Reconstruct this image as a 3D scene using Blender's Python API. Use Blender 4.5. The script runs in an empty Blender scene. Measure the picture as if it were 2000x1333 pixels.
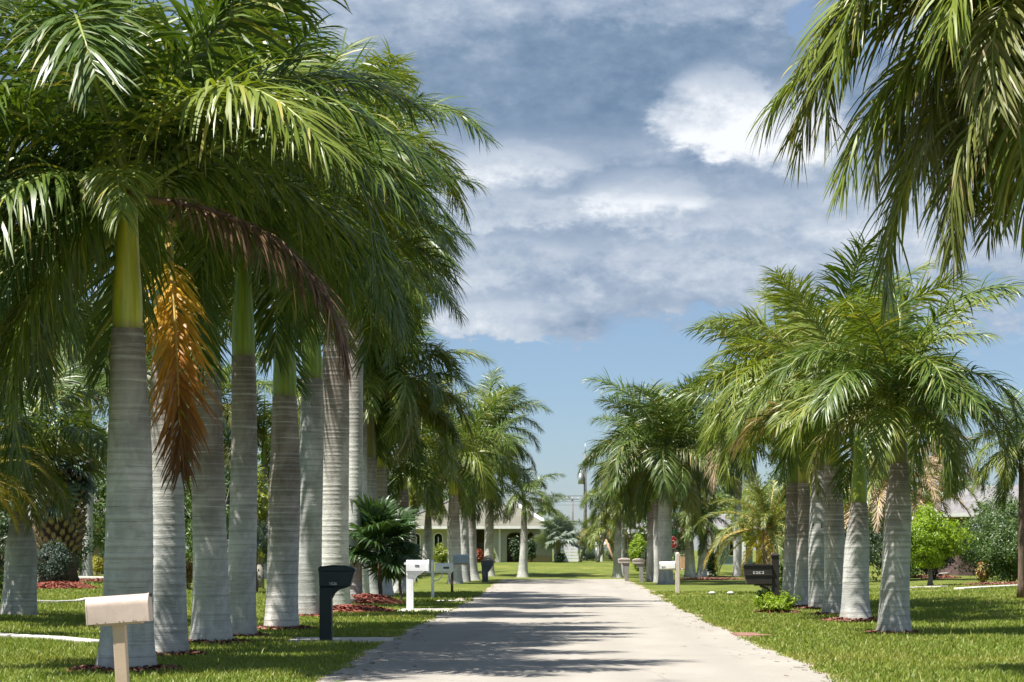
import bpy, bmesh, math, random
import numpy as np
from mathutils import Vector, Matrix, Euler

R = math.radians
SC = bpy.context.scene
COL = SC.collection

# ------------------------------------------------------------------ camera, sky, sun, exposure
F = 4600.0            # focal length in pixels of the 2000 px wide photograph
CX, CY = 1095.0, 1074.0   # where the street vanishes
CAMZ = 1.65

cam_data = bpy.data.cameras.new('camera')
cam = bpy.data.objects.new('camera', cam_data)
COL.objects.link(cam)
cam.location = (0, 0, CAMZ)
cam.rotation_euler = (R(90), 0, 0)
cam_data.sensor_width = 36.0
cam_data.lens = F / 2000.0 * 36.0
cam_data.shift_x = -(CX - 1000.0) / 2000.0
cam_data.shift_y = (CY - 666.5) / 2000.0
cam_data.clip_start = 0.1
cam_data.clip_end = 6000.0
cam_data.dof.use_dof = True
cam_data.dof.focus_distance = 37.0
cam_data.dof.aperture_fstop = 6.0
SC.camera = cam

SUN_EL, SUN_BACK = R(65.0), R(30.0)
sun_dir = Vector((-math.cos(SUN_BACK) * math.cos(SUN_EL), -math.sin(SUN_BACK) * math.cos(SUN_EL), math.sin(SUN_EL)))
sun_data = bpy.data.lights.new('sun', 'SUN')
sun_data.energy = 5.0
sun_data.angle = R(0.53)
sun_data.color = (1.0, 0.955, 0.885)
sun = bpy.data.objects.new('sun', sun_data)
COL.objects.link(sun)
sun.rotation_euler = sun_dir.to_track_quat('Z', 'Y').to_euler()
sun.location = (-40, -10, 60)

SC.view_settings.view_transform = 'Standard'
SC.view_settings.look = 'None'
SC.view_settings.exposure = 1.12
SC.view_settings.gamma = 1.0
SC.view_settings.use_curve_mapping = False
SC.render.engine = 'CYCLES'
SC.cycles.use_denoising = True
SC.cycles.max_bounces = 6
SC.cycles.diffuse_bounces = 3
SC.cycles.glossy_bounces = 2
SC.cycles.transmission_bounces = 4
SC.cycles.transparent_max_bounces = 4
SC.cycles.sample_clamp_indirect = 6.0
SC.cycles.caustics_reflective = False
SC.cycles.caustics_refractive = False


class Ex:
    """Small arithmetic wrapper over shader node sockets."""
    def __init__(self, nt, s):
        self.nt, self.s = nt, s

    def _op(self, op, a, b=None, c=None, clamp=False):
        n = self.nt.nodes.new('ShaderNodeMath')
        n.operation = op
        n.use_clamp = clamp
        for i, v in enumerate((a, b, c)):
            if v is None:
                continue
            if isinstance(v, Ex):
                self.nt.links.new(v.s, n.inputs[i])
            else:
                n.inputs[i].default_value = float(v)
        return Ex(self.nt, n.outputs[0])

    def __add__(self, o): return self._op('ADD', self, o)
    __radd__ = __add__
    def __sub__(self, o): return self._op('SUBTRACT', self, o)
    def __rsub__(self, o): return self._op('SUBTRACT', o, self)
    def __mul__(self, o): return self._op('MULTIPLY', self, o)
    __rmul__ = __mul__
    def __truediv__(self, o): return self._op('DIVIDE', self, o)
    def __pow__(self, o): return self._op('POWER', self, o)
    def max(self, o): return self._op('MAXIMUM', self, o)
    def min(self, o): return self._op('MINIMUM', self, o)
    def exp(self): return self._op('EXPONENT', self)
    def clamp(self): return self._op('ADD', self, 0.0, clamp=True)

    def smooth(self, a, b):
        n = self.nt.nodes.new('ShaderNodeMapRange')
        n.interpolation_type = 'SMOOTHSTEP'
        self.nt.links.new(self.s, n.inputs[0])
        n.inputs[1].default_value = a
        n.inputs[2].default_value = b
        return Ex(self.nt, n.outputs[0])


def mixc(nt, fac, a, b, blend='MIX'):
    n = nt.nodes.new('ShaderNodeMix')
    n.data_type = 'RGBA'
    n.blend_type = blend
    n.clamp_factor = True
    for i, v in ((0, fac), (6, a), (7, b)):
        if isinstance(v, Ex):
            v = v.s
        if isinstance(v, bpy.types.NodeSocket):
            nt.links.new(v, n.inputs[i])
        elif isinstance(v, (int, float)):
            n.inputs[i].default_value = v
        else:
            n.inputs[i].default_value = (*v, 1.0) if len(v) == 3 else v
    return n.outputs[2]


def noise(nt, vec, scale, detail=4.0, rough=0.55, dist=0.0, color=False):
    n = nt.nodes.new('ShaderNodeTexNoise')
    n.inputs['Scale'].default_value = scale
    n.inputs['Detail'].default_value = detail
    n.inputs['Roughness'].default_value = rough
    n.inputs['Distortion'].default_value = dist
    if vec is not None:
        nt.links.new(vec, n.inputs['Vector'])
    return n.outputs['Color'] if color else Ex(nt, n.outputs[0])


def vmul(nt, vec, k):
    n = nt.nodes.new('ShaderNodeVectorMath')
    n.operation = 'MULTIPLY'
    nt.links.new(vec, n.inputs[0])
    n.inputs[1].default_value = k
    return n.outputs[0]


def build_sky():
    w = bpy.data.worlds.new('World')
    SC.world = w
    w.use_nodes = True
    nt = w.node_tree
    nt.nodes.clear()
    out = nt.nodes.new('ShaderNodeOutputWorld')
    bg = nt.nodes.new('ShaderNodeBackground')
    bg.inputs['Strength'].default_value = 0.080
    sky = nt.nodes.new('ShaderNodeTexSky')
    sky.sky_type = 'NISHITA'
    sky.sun_disc = False
    sky.sun_elevation = SUN_EL
    sky.sun_rotation = math.atan2(sun_dir.x, sun_dir.y) % (2 * math.pi)
    sky.air_density = 1.0
    sky.dust_density = 0.2
    sky.ozone_density = 4.0
    tc = nt.nodes.new('ShaderNodeTexCoord')
    sep = nt.nodes.new('ShaderNodeSeparateXYZ')
    nt.links.new(tc.outputs['Generated'], sep.inputs[0])
    x, y, z = (Ex(nt, sep.outputs[i]) for i in range(3))
    d = tc.outputs['Generated']
    # ragged edges: displace the direction with noise before the cloud shapes are evaluated
    na = noise(nt, vmul(nt, d, (16, 16, 34)), 1.0, 7.0, 0.60)
    nb = noise(nt, vmul(nt, d, (34, 34, 70)), 1.3, 7.0, 0.60)
    nx = x + (na - 0.5) * 0.040 + (nb - 0.5) * 0.022
    nz = z + (nb - 0.5) * 0.020 + (na - 0.5) * 0.012
    nc = noise(nt, vmul(nt, d, (60, 60, 95)), 1.6, 7.0, 0.62)
    nx = nx + (nc - 0.5) * 0.012
    nz = nz + (nc - 0.5) * 0.010
    front = y.smooth(0.0, 0.5)
    # px, py, half width, half height, amount, brightness
    lumps = [
        (1170, 150, 420, 90, 2.2, 0.08, 2.0),
        (1120, 215, 240, 45, 1.8, 0.04, 2.4),
        (1380, 110, 240, 55, 1.4, 0.14, 2.0),
        (1405, 222, 100, 80, 3.8, 1.10, 3.6),
        (1560, 250, 75, 80, 2.4, 0.92, 3.0),
        (1640, 60, 90, 80, -1.8, 0.5, 2.0),
        (1505, 160, 32, 26, -2.0, 0.5, 2.0),
        (860, 30, 220, 55, 1.5, 0.50, 1.6),
        (1300, 2, 330, 34, 1.8, 0.44, 1.6),
        (1010, 322, 120, 34, 1.8, 0.80, 2.4),
        (1230, 285, 300, 34, 1.4, 0.42, 1.6),
        (1260, 382, 110, 34, 2.0, 0.86, 2.6),
        (1020, 420, 150, 30, 1.4, 0.66, 1.8),
        (1430, 450, 190, 40, 1.5, 0.66, 1.8),
        (1430, 350, 220, 26, 1.5, 0.26, 1.8),
        (1130, 355, 120, 18, 1.2, 0.24, 1.8),
        (1200, 500, 330, 32, 1.0, 0.60, 1.6),
        (1300, 470, 230, 14, 1.0, 0.26, 1.6),
        (1080, 455, 160, 12, 1.0, 0.25, 1.6),
        (985, 628, 120, 32, 1.5, 0.72, 1.9),
        (1100, 635, 75, 26, 0.8, 0.16, 1.6),
        (1300, 565, 330, 40, 1.0, 0.5, 1.3),
        (1080, 575, 170, 16, 0.7, 0.3, 1.4),
        (1700, 420, 160, 70, 1.1, 0.62, 1.5),
        (950, 520, 130, 40, 0.9, 0.55, 1.6),
        (950, 360, 110, 60, 1.0, 0.55, 1.6),
        (900, 180, 130, 90, 1.2, 0.22, 1.6),
        (1550, 400, 120, 60, 1.2, 0.55, 1.6),
        (1480, 520, 120, 40, 0.9, 0.6, 1.6),
        (1950, 470, 150, 60, 1.0, 0.6, 1.6),
        (1900, 620, 160, 50, 0.45, 0.5, 1.4),
        (60, 40, 120, 60, -0.5, 0.5, 1.6),
        (560, 560, 120, 50, 0.8, 0.75, 1.6),
    ]
    dens = bright = wsum = None
    for (px, py, sx, sy, am, br, sharp) in lumps:
        u0, v0 = (px - CX) / F, (CY - py) / F
        k = 1.0 / math.sqrt(1 + u0 * u0 + v0 * v0)
        gx = (nx - u0 * k) / (sx / F)
        gz = (nz - v0 * k) / (sy / F)
        g = (((gx * gx + gz * gz) ** sharp) * -0.55).exp() * front
        dens = g * am if dens is None else dens + g * am
        if am > 0:
            bright = g * (am * br) if bright is None else bright + g * (am * br)
            wsum = g * am if wsum is None else wsum + g * am
    # the same broken cloud deck everywhere above the horizon
    deck = noise(nt, vmul(nt, d, (5.5, 5.5, 17)), 1.0, 7.0, 0.58, 0.3)
    deck2 = noise(nt, vmul(nt, d, (9, 9, 24)), 1.7, 6.0, 0.6)
    amount = (deck - 0.425) * 3.4 * z.smooth(0.085, 0.19)
    cov = (dens * 0.75 + amount + (nb - 0.5) * 0.9 + (na - 0.5) * 0.5 + (nc - 0.5) * 0.4).smooth(0.08, 0.58)
    bbase = deck2.smooth(0.36, 0.66) * 0.6 + 0.1
    bsum = ((bright + bbase * 0.35) / (wsum + 0.35))
    bsum = bsum + 0.05 + (nb - 0.5) * 0.55 + (na - 0.5) * 0.35 + (nc - 0.5) * 0.48
    ramp = nt.nodes.new('ShaderNodeValToRGB')
    nt.links.new(bsum.s, ramp.inputs[0])
    cr = ramp.color_ramp
    cr.elements[0].position = 0.02
    cr.elements[0].color = (0.95, 1.48, 2.25, 1)
    cr.elements[1].position = 0.92
    cr.elements[1].color = (5.7, 5.85, 6.1, 1)
    for p, c in ((0.25, (1.45, 2.0, 2.8)), (0.5, (2.35, 2.85, 3.6)), (0.72, (3.6, 4.0, 4.55))):
        e = cr.elements.new(p)
        e.color = (*c, 1)
    # clean tropical blue of the clear sky
    tint = mixc(nt, z.smooth(0.0, 0.16), (0.47, 0.53, 0.665), (0.52, 0.57, 0.66))
    clear = mixc(nt, 1.0, sky.outputs[0], tint, 'MULTIPLY')
    veil = mixc(nt, z.smooth(0.04, 0.13) * (0.25 + na * 0.35), clear, (2.15, 2.75, 3.6))
    col = mixc(nt, cov * 0.97, veil, ramp.outputs[0])
    nt.links.new(col, bg.inputs['Color'])
    nt.links.new(bg.outputs[0], out.inputs['Surface'])


build_sky()

# ------------------------------------------------------------------ helpers
def sstep(a, b, x):
    t = np.clip((np.asarray(x, float) - a) / (b - a), 0, 1)
    return t * t * (3 - 2 * t)


def gz(x, y):
    """height of the ground"""
    side = 0.30 * sstep(8.5, 17, np.abs(x)) * sstep(26, 40, y)
    far = 0.75 * sstep(134, 166, y)
    return np.maximum(side, far)


def road_l(y):
    y = np.asarray(y, float)
    return -3.0 + 0.10 * np.sin(y * 0.083 + 1) + 0.05 * np.sin(y * 0.61) + 0.035 * np.sin(y * 1.9 + 2) + 0.02 * np.sin(y * 4.7)


def road_r(y):
    y = np.asarray(y, float)
    return 3.42 + 0.10 * np.sin(y * 0.07 + 0.4) + 0.06 * np.sin(y * 0.53 + 2) + 0.035 * np.sin(y * 1.7) + 0.02 * np.sin(y * 5.1 + 1)


ROAD_END = 131.5


def at(px, Y):
    return (px - CX) * Y / F


def zat(py, Y):
    return CAMZ + (CY - py) * Y / F


def ground_at(px, py):
    """world point of the ground seen at a pixel of the photograph"""
    Y = 20.0
    while Y < 420:
        x = at(px, Y)
        if zat(py, Y) <= float(gz(x, Y)):
            break
        Y += 0.25
    x = at(px, Y)
    return x, Y, float(gz(x, Y))


def tag(o, label=None, cat=None, group=None, kind=None):
    if label: o['label'] = label
    if cat: o['category'] = cat
    if group: o['group'] = group
    if kind: o['kind'] = kind
    return o


def empty(name, loc, label, cat, group=None, rz=0.0):
    o = bpy.data.objects.new(name, None)
    o.empty_display_size = 0.3
    o.location = loc
    o.rotation_euler = (0, 0, rz)
    COL.objects.link(o)
    return tag(o, label, cat, group)


class MB:
    def __init__(self):
        self.v, self.f, self.sm, self.mi = [], [], [], []

    def add(self, verts, faces, smooth=False, mi=0):
        b = len(self.v)
        self.v.extend([tuple(p) for p in verts])
        self.f.extend([tuple(i + b for i in f) for f in faces])
        self.sm.extend([smooth] * len(faces))
        self.mi.extend([mi] * len(faces))
        return self

    def box(self, c, s, rot=None):
        hx, hy, hz = s[0] / 2, s[1] / 2, s[2] / 2
        vs = [Vector((a * hx, b * hy, d * hz)) for d in (-1, 1) for b in (-1, 1) for a in (-1, 1)]
        if rot is not None:
            m = Euler(rot).to_matrix()
            vs = [m @ p for p in vs]
        vs = [p + Vector(c) for p in vs]
        return self.add(vs, [(0, 2, 3, 1), (4, 5, 7, 6), (0, 1, 5, 4), (2, 6, 7, 3), (0, 4, 6, 2), (1, 3, 7, 5)])

    def prism(self, pts, axis, a0, a1, smooth=False):
        """outline pts (2D, counter-clockwise) extruded along axis: 'y' -> pts are (x,z); 'x' -> (y,z); 'z' -> (x,y)"""
        n = len(pts)
        def mk(p, a):
            if axis == 'y': return (p[0], a, p[1])
            if axis == 'x': return (a, p[0], p[1])
            return (p[0], p[1], a)
        vs = [mk(p, a0) for p in pts] + [mk(p, a1) for p in pts]
        fl = axis == 'y'
        caps = [tuple(range(n)), tuple(reversed(range(n, 2 * n)))]
        side = [(i, i + n, (i + 1) % n + n, (i + 1) % n) for i in range(n)]
        if not fl:
            caps = [tuple(reversed(c)) for c in caps]
            side = [tuple(reversed(c)) for c in side]
        self.add(vs, caps)
        b = len(self.v) - 2 * n
        self.f.extend([tuple(i + b for i in f) for f in side])
        self.sm.extend([smooth] * len(side)); self.mi.extend([0] * len(side))
        return self

    def tube(self, path, radii, n=8, cap=True, smooth=True, squash=None):
        path = [Vector(p) for p in path]
        if isinstance(radii, (int, float)):
            radii = [radii] * len(path)
        vs, fs = [], []
        prev = None
        for i, p in enumerate(path):
            t = (path[min(i + 1, len(path) - 1)] - path[max(i - 1, 0)]).normalized()
            if prev is None:
                ref = Vector((0, 0, 1)) if abs(t.z) < 0.9 else Vector((1, 0, 0))
                a = t.cross(ref).normalized()
            else:
                a = (prev - t * prev.dot(t)).normalized()
            prev = a
            b = t.cross(a).normalized()
            for k in range(n):
                an = 2 * math.pi * k / n
                vs.append(p + (a * math.cos(an) + b * math.sin(an) * (squash or 1.0)) * radii[i])
        for i in range(len(path) - 1):
            for k in range(n):
                k2 = (k + 1) % n
                fs.append((i * n + k, i * n + k2, (i + 1) * n + k2, (i + 1) * n + k))
        if cap:
            fs.append(tuple(reversed(range(n))))
            fs.append(tuple(range((len(path) - 1) * n, len(path) * n)))
        return self.add(vs, fs, smooth)

    def mesh(self, name):
        me = bpy.data.meshes.new(name)
        me.from_pydata(self.v, [], self.f)
        me.polygons.foreach_set('use_smooth', self.sm)
        me.polygons.foreach_set('material_index', self.mi)
        me.update()
        return me

    def build(self, name, mat, parent=None, loc=None, rot=None, bevel=0.0, seg=2):
        o = bpy.data.objects.new(name, self.mesh(name))
        for m in (mat if isinstance(mat, (list, tuple)) else [mat]):
            o.data.materials.append(m)
        if loc is not None: o.location = loc
        if rot is not None: o.rotation_euler = rot
        COL.objects.link(o)
        o.parent = parent
        if bevel:
            b = o.modifiers.new('bevel', 'BEVEL')
            b.width = bevel; b.segments = seg; b.limit_method = 'ANGLE'; b.angle_limit = R(40)
        return o


def np_mesh(name, verts, quads=None, tris=None, attrs=None, smooth=True):
    """fast mesh from numpy arrays"""
    me = bpy.data.meshes.new(name)
    nq = 0 if quads is None else len(quads)
    nt_ = 0 if tris is None else len(tris)
    me.vertices.add(len(verts))
    me.vertices.foreach_set('co', np.asarray(verts, np.float32).ravel())
    me.loops.add(nq * 4 + nt_ * 3)
    me.polygons.add(nq + nt_)
    li = []
    if nq: li.append(np.asarray(quads, np.int32).ravel())
    if nt_: li.append(np.asarray(tris, np.int32).ravel())
    me.loops.foreach_set('vertex_index', np.concatenate(li))
    st = np.concatenate([np.arange(nq) * 4, nq * 4 + np.arange(nt_) * 3]).astype(np.int32)
    me.polygons.foreach_set('loop_start', st)
    me.polygons.foreach_set('use_smooth', np.full(nq + nt_, smooth))
    for k, a in (attrs or {}).items():
        at_ = me.attributes.new(k, 'FLOAT', 'POINT')
        at_.data.foreach_set('value', np.asarray(a, np.float32).ravel())
    me.update(calc_edges=True)
    me.validate()
    return me


def place(name, me, mat=None, parent=None, loc=(0, 0, 0), rot=(0, 0, 0), scale=1.0):
    """object on a shared mesh, its material on the object"""
    o = bpy.data.objects.new(name, me)
    if mat is not None:
        if not me.materials:
            me.materials.append(mat)
        o.material_slots[0].link = 'OBJECT'
        o.material_slots[0].material = mat
    o.location = loc; o.rotation_euler = rot
    o.scale = (scale,) * 3 if isinstance(scale, (int, float)) else scale
    COL.objects.link(o)
    o.parent = parent
    return o

# ------------------------------------------------------------------ materials
def new_mat(name):
    m = bpy.data.materials.new(name)
    m.use_nodes = True
    nt = m.node_tree
    nt.nodes.clear()
    out = nt.nodes.new('ShaderNodeOutputMaterial')
    p = nt.nodes.new('ShaderNodeBsdfPrincipled')
    nt.links.new(p.outputs[0], out.inputs[0])
    return m, nt, p, out


def setc(nt, sock, v):
    if isinstance(v, Ex): v = v.s
    if isinstance(v, bpy.types.NodeSocket): nt.links.new(v, sock)
    elif isinstance(v, (int, float)): sock.default_value = v
    else: sock.default_value = (*v, 1.0)


def attr(nt, name):
    n = nt.nodes.new('ShaderNodeAttribute')
    n.attribute_name = name
    return Ex(nt, n.outputs['Fac'])


def bump(nt, p, h, strength, dist):
    b = nt.nodes.new('ShaderNodeBump')
    b.inputs['Strength'].default_value = strength
    b.inputs['Distance'].default_value = dist
    nt.links.new(h.s, b.inputs['Height'])
    nt.links.new(b.outputs[0], p.inputs['Normal'])


def objco(nt):
    return nt.nodes.new('ShaderNodeTexCoord').outputs['Object']


def pos(nt):
    return nt.nodes.new('ShaderNodeNewGeometry').outputs['Position']


def simple(name, col, rough=0.6, var=0.12, scale=6.0, bmp=0.0, metal=0.0, spec=0.5):
    """paint or plaster with slight wear"""
    m, nt, p, out = new_mat(name)
    n1 = noise(nt, objco(nt), scale, 5, 0.6)
    n2 = noise(nt, objco(nt), scale * 9, 3, 0.6)
    f = (n1 * 0.7 + n2 * 0.3).smooth(0.3, 0.7)
    c = mixc(nt, f, tuple(v * (1 - var) for v in col), tuple(min(1, v * (1 + var)) for v in col))
    setc(nt, p.inputs['Base Color'], c)
    setc(nt, p.inputs['Roughness'], f * 0.15 + (rough - 0.07))
    p.inputs['Metallic'].default_value = metal
    p.inputs['Specular IOR Level'].default_value = spec
    if bmp: bump(nt, p, n2, bmp, 0.01)
    return m


def leaf_mat(name, c0, c1, c2=None, rough=0.38, trans=0.28, along=None, tipdry=0.0, spec=0.5):
    """c0..c1 by leaf, c2 for the odd pale leaf; along = colours down the frond"""
    m, nt, p, out = new_mat(name)
    isl = Ex(nt, nt.nodes.new('ShaderNodeNewGeometry').outputs['Random Per Island'])
    oi = Ex(nt, nt.nodes.new('ShaderNodeObjectInfo').outputs['Random'])
    col = mixc(nt, isl * 0.6 + oi * 0.4, c0, c1)
    if c2 is not None:
        col = mixc(nt, isl.smooth(0.86, 0.97), col, c2)
    if along is not None:
        s = attr(nt, 's') + (isl - 0.5) * 0.16
        r = nt.nodes.new('ShaderNodeValToRGB')
        nt.links.new(s.s, r.inputs[0])
        el = r.color_ramp.elements
        el[0].position, el[0].color = along[0][0], (*along[0][1], 1)
        el[1].position, el[1].color = along[-1][0], (*along[-1][1], 1)
        for q, c in along[1:-1]:
            e = el.new(q); e.color = (*c, 1)
        col = mixc(nt, 0.85, col, r.outputs[0])
    if tipdry:
        t = attr(nt, 't')
        col = mixc(nt, t.smooth(0.72, 1.0) * isl.smooth(1 - tipdry - 0.15, 1 - tipdry + 0.15), col, (0.26, 0.19, 0.09))
    setc(nt, p.inputs['Base Color'], col)
    p.inputs['Roughness'].default_value = rough
    p.inputs['Specular IOR Level'].default_value = spec
    tr = nt.nodes.new('ShaderNodeBsdfTranslucent')
    tc = mixc(nt, 1.0, col, (1.5, 1.5, 0.55), 'MULTIPLY')
    nt.links.new(tc, tr.inputs[0])
    mx = nt.nodes.new('ShaderNodeMixShader')
    mx.inputs[0].default_value = trans
    nt.links.new(p.outputs[0], mx.inputs[1])
    nt.links.new(tr.outputs[0], mx.inputs[2])
    nt.links.new(mx.outputs[0], out.inputs[0])
    return m


M = {}
G0, G1, G2 = (0.042, 0.086, 0.011), (0.115, 0.168, 0.022), (0.25, 0.25, 0.055)
M['frond'] = leaf_mat('frond_green', G0, G1, G2, 0.42, 0.20, tipdry=0.10)
M['frond_pale'] = leaf_mat('frond_pale_green', (0.098, 0.148, 0.017), (0.190, 0.232, 0.031), (0.34, 0.30, 0.06), 0.42, 0.25, tipdry=0.2)
M['frond_old'] = leaf_mat('frond_old', (0.095, 0.125, 0.024), (0.200, 0.200, 0.050), (0.36, 0.28, 0.13), 0.46, 0.25, tipdry=0.5)
M['frond_far'] = leaf_mat('frond_dark', (0.044, 0.082, 0.014), (0.100, 0.145, 0.022), (0.20, 0.20, 0.045), 0.40, 0.2, tipdry=0.08)
M['frond_yellow'] = leaf_mat('frond_yellow', (0.24, 0.22, 0.03), (0.36, 0.28, 0.04), (0.40, 0.26, 0.06), 0.45, 0.3, tipdry=0.4)
M['frond_orange'] = leaf_mat('frond_orange', (0.36, 0.17, 0.015), (0.45, 0.20, 0.02), None, 0.45, 0.32,
    along=[(0.0, (0.60, 0.45, 0.05)), (0.3, (0.60, 0.34, 0.04)), (0.55, (0.42, 0.18, 0.03)), (0.78, (0.15, 0.060, 0.020)), (1.0, (0.060, 0.034, 0.018))])
M['frond_brown'] = leaf_mat('frond_dead', (0.105, 0.056, 0.028), (0.200, 0.120, 0.065), (0.34, 0.23, 0.15), 0.6, 0.12)
M['frond_tan'] = leaf_mat('frond_tan', (0.26, 0.19, 0.12), (0.40, 0.30, 0.19), (0.50, 0.40, 0.28), 0.6, 0.15)
M['frond_date'] = leaf_mat('frond_date', (0.12, 0.17, 0.05), (0.20, 0.24, 0.08), (0.32, 0.30, 0.10), 0.42, 0.25, tipdry=0.15)
M['frond_date_old'] = leaf_mat('frond_date_old', (0.34, 0.28, 0.06), (0.46, 0.36, 0.09), (0.45, 0.26, 0.05), 0.45, 0.28)
M['frond_gold'] = leaf_mat('frond_gold', (0.11, 0.11, 0.015), (0.20, 0.17, 0.02), (0.36, 0.25, 0.03), 0.42, 0.3, tipdry=0.3)
M['fan'] = leaf_mat('fan_leaf_green', (0.030, 0.072, 0.020), (0.062, 0.112, 0.030), None, 0.4, 0.2)
M['fan_silver'] = leaf_mat('fan_leaf_silver', (0.15, 0.20, 0.16), (0.26, 0.31, 0.26), None, 0.5, 0.15)
M['fan_grey'] = leaf_mat('fan_leaf_grey', (0.055, 0.085, 0.050), (0.11, 0.14, 0.085), None, 0.45, 0.18)
M['leaf_dark'] = leaf_mat('leaf_dark', (0.022, 0.050, 0.020), (0.050, 0.090, 0.030), (0.08, 0.13, 0.05), 0.42, 0.18)
M['leaf_blue'] = leaf_mat('leaf_bluish', (0.030, 0.058, 0.040), (0.060, 0.095, 0.066), None, 0.48, 0.15)
M['leaf_mid'] = leaf_mat('leaf_mid', (0.050, 0.100, 0.020), (0.100, 0.165, 0.035), (0.16, 0.21, 0.05), 0.42, 0.26)
M['leaf_lime'] = leaf_mat('leaf_lime', (0.16, 0.27, 0.010), (0.28, 0.38, 0.018), (0.36, 0.42, 0.04), 0.42, 0.34)
M['leaf_yellow'] = leaf_mat('leaf_yellow', (0.30, 0.29, 0.02), (0.46, 0.40, 0.03), None, 0.45, 0.3)
M['leaf_croton'] = leaf_mat('leaf_croton', (0.20, 0.16, 0.04), (0.36, 0.26, 0.05), (0.30, 0.06, 0.04), 0.4, 0.2)
M['leaf_red'] = leaf_mat('leaf_red', (0.24, 0.05, 0.02), (0.36, 0.10, 0.03), None, 0.45, 0.2)
M['leaf_ylgreen'] = leaf_mat('leaf_yellow_green', (0.14, 0.20, 0.02), (0.24, 0.28, 0.03), (0.34, 0.32, 0.05), 0.42, 0.32)
M['rachis'] = simple('rachis_green', (0.20, 0.24, 0.05), 0.4, 0.25, 3)
M['rachis_yellow'] = simple('rachis_yellow', (0.50, 0.36, 0.09), 0.45, 0.2, 3)
M['rachis_brown'] = simple('rachis_brown', (0.16, 0.085, 0.055), 0.6, 0.3, 3)


def trunk_mat():
    m, nt, p, out = new_mat('royal_trunk')
    oc = objco(nt)
    h = attr(nt, 'h')
    sep = nt.nodes.new('ShaderNodeSeparateXYZ')
    nt.links.new(oc, sep.inputs[0])
    z = Ex(nt, sep.outputs[2])
    oi = Ex(nt, nt.nodes.new('ShaderNodeObjectInfo').outputs['Random'])
    rings = noise(nt, vmul(nt, oc, (0.35, 0.35, 15)), 1.0, 5, 0.7, 0.15)
    fine = noise(nt, vmul(nt, oc, (5, 5, 60)), 1.0, 3, 0.6)
    patch = noise(nt, vmul(nt, oc, (2.2, 2.2, 1.3)), 1.0, 5, 0.6, 0.4)
    speck = noise(nt, oc, 26, 5, 0.75)
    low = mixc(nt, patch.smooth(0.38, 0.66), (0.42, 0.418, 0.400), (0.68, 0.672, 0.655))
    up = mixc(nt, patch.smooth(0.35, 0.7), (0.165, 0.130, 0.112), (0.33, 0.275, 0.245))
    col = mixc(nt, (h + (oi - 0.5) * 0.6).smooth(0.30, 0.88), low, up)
    # leaf scars: thin pale and dark bands, closer together towards the top
    col = mixc(nt, rings.smooth(0.545, 0.62) * 0.50, col, (0.66, 0.64, 0.60))
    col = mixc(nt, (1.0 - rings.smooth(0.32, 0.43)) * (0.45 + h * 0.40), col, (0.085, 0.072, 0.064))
    col = mixc(nt, (1.0 - fine.smooth(0.30, 0.45)) * 0.35, col, (0.12, 0.11, 0.10))
    col = mixc(nt, 1.0, col, mixc(nt, oi, (0.72, 0.74, 0.73), (1.12, 1.10, 1.06)), 'MULTIPLY')
    scar = attr(nt, 'ring')
    col = mixc(nt, scar.smooth(0.25, 0.9) * (0.10 + 0.32 * patch.smooth(0.3, 0.7)), col, (0.12, 0.105, 0.095))
    col = mixc(nt, attr(nt, 'rim').smooth(0.3, 0.9) * 0.22, col, (0.66, 0.645, 0.62))
    # lichen and algae, mostly low down
    col = mixc(nt, patch.smooth(0.52, 0.72) * (1.0 - h.smooth(0.0, 0.6)) * 0.45, col, (0.28, 0.31, 0.21))
    col = mixc(nt, speck.smooth(0.60, 0.72) * (1.0 - h.smooth(0.05, 0.7)) * 0.55, col, (0.13, 0.14, 0.125))
    # earth splash on the foot
    col = mixc(nt, (1.0 - (z + (patch - 0.5) * 0.5).smooth(0.0, 0.34)) * 0.40, col, (0.20, 0.18, 0.12))
    setc(nt, p.inputs['Base Color'], col)
    p.inputs['Roughness'].default_value = 0.72
    p.inputs['Specular IOR Level'].default_value = 0.3
    bump(nt, p, rings * 0.7 + speck * 0.5 + fine * 0.4, 0.55, 0.03)
    return m


M['trunk'] = trunk_mat()


def shaft_mat(name, a, b, c):
    m, nt, p, out = new_mat(name)
    oc = objco(nt)
    h = attr(nt, 'h')
    st = noise(nt, vmul(nt, oc, (14, 14, 0.7)), 1.0, 4, 0.6)
    pt = noise(nt, vmul(nt, oc, (4, 4, 1.6)), 1.0, 4, 0.6)
    col = mixc(nt, st.smooth(0.35, 0.65), a, b)
    col = mixc(nt, pt.smooth(0.55, 0.72) * 0.8, col, c)
    col = mixc(nt, (1.0 - h.smooth(0.0, 0.09)) * 0.55, col, (0.12, 0.10, 0.04))
    setc(nt, p.inputs['Base Color'], col)
    p.inputs['Roughness'].default_value = 0.36
    bump(nt, p, st, 0.25, 0.02)
    return m


M['shaft'] = shaft_mat('crownshaft_green', (0.120, 0.190, 0.014), (0.235, 0.300, 0.026), (0.27, 0.28, 0.035))
M['shaft_yellow'] = shaft_mat('crownshaft_yellow', (0.29, 0.31, 0.028), (0.46, 0.42, 0.04), (0.30, 0.20, 0.035))
M['shaft_brown'] = shaft_mat('crownshaft_brown', (0.13, 0.15, 0.02), (0.19, 0.15, 0.035), (0.15, 0.075, 0.03))


def bark(name, a, b, scale=9):
    m, nt, p, out = new_mat(name)
    oc = objco(nt)
    n1 = noise(nt, vmul(nt, oc, (1, 1, 0.25)), scale, 6, 0.7, 0.6)
    n2 = noise(nt, oc, scale * 4, 4, 0.6)
    setc(nt, p.inputs['Base Color'], mixc(nt, (n1 * 0.7 + n2 * 0.3).smooth(0.35, 0.65), a, b))
    p.inputs['Roughness'].default_value = 0.85
    bump(nt, p, n1, 0.6, 0.03)
    return m


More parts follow.
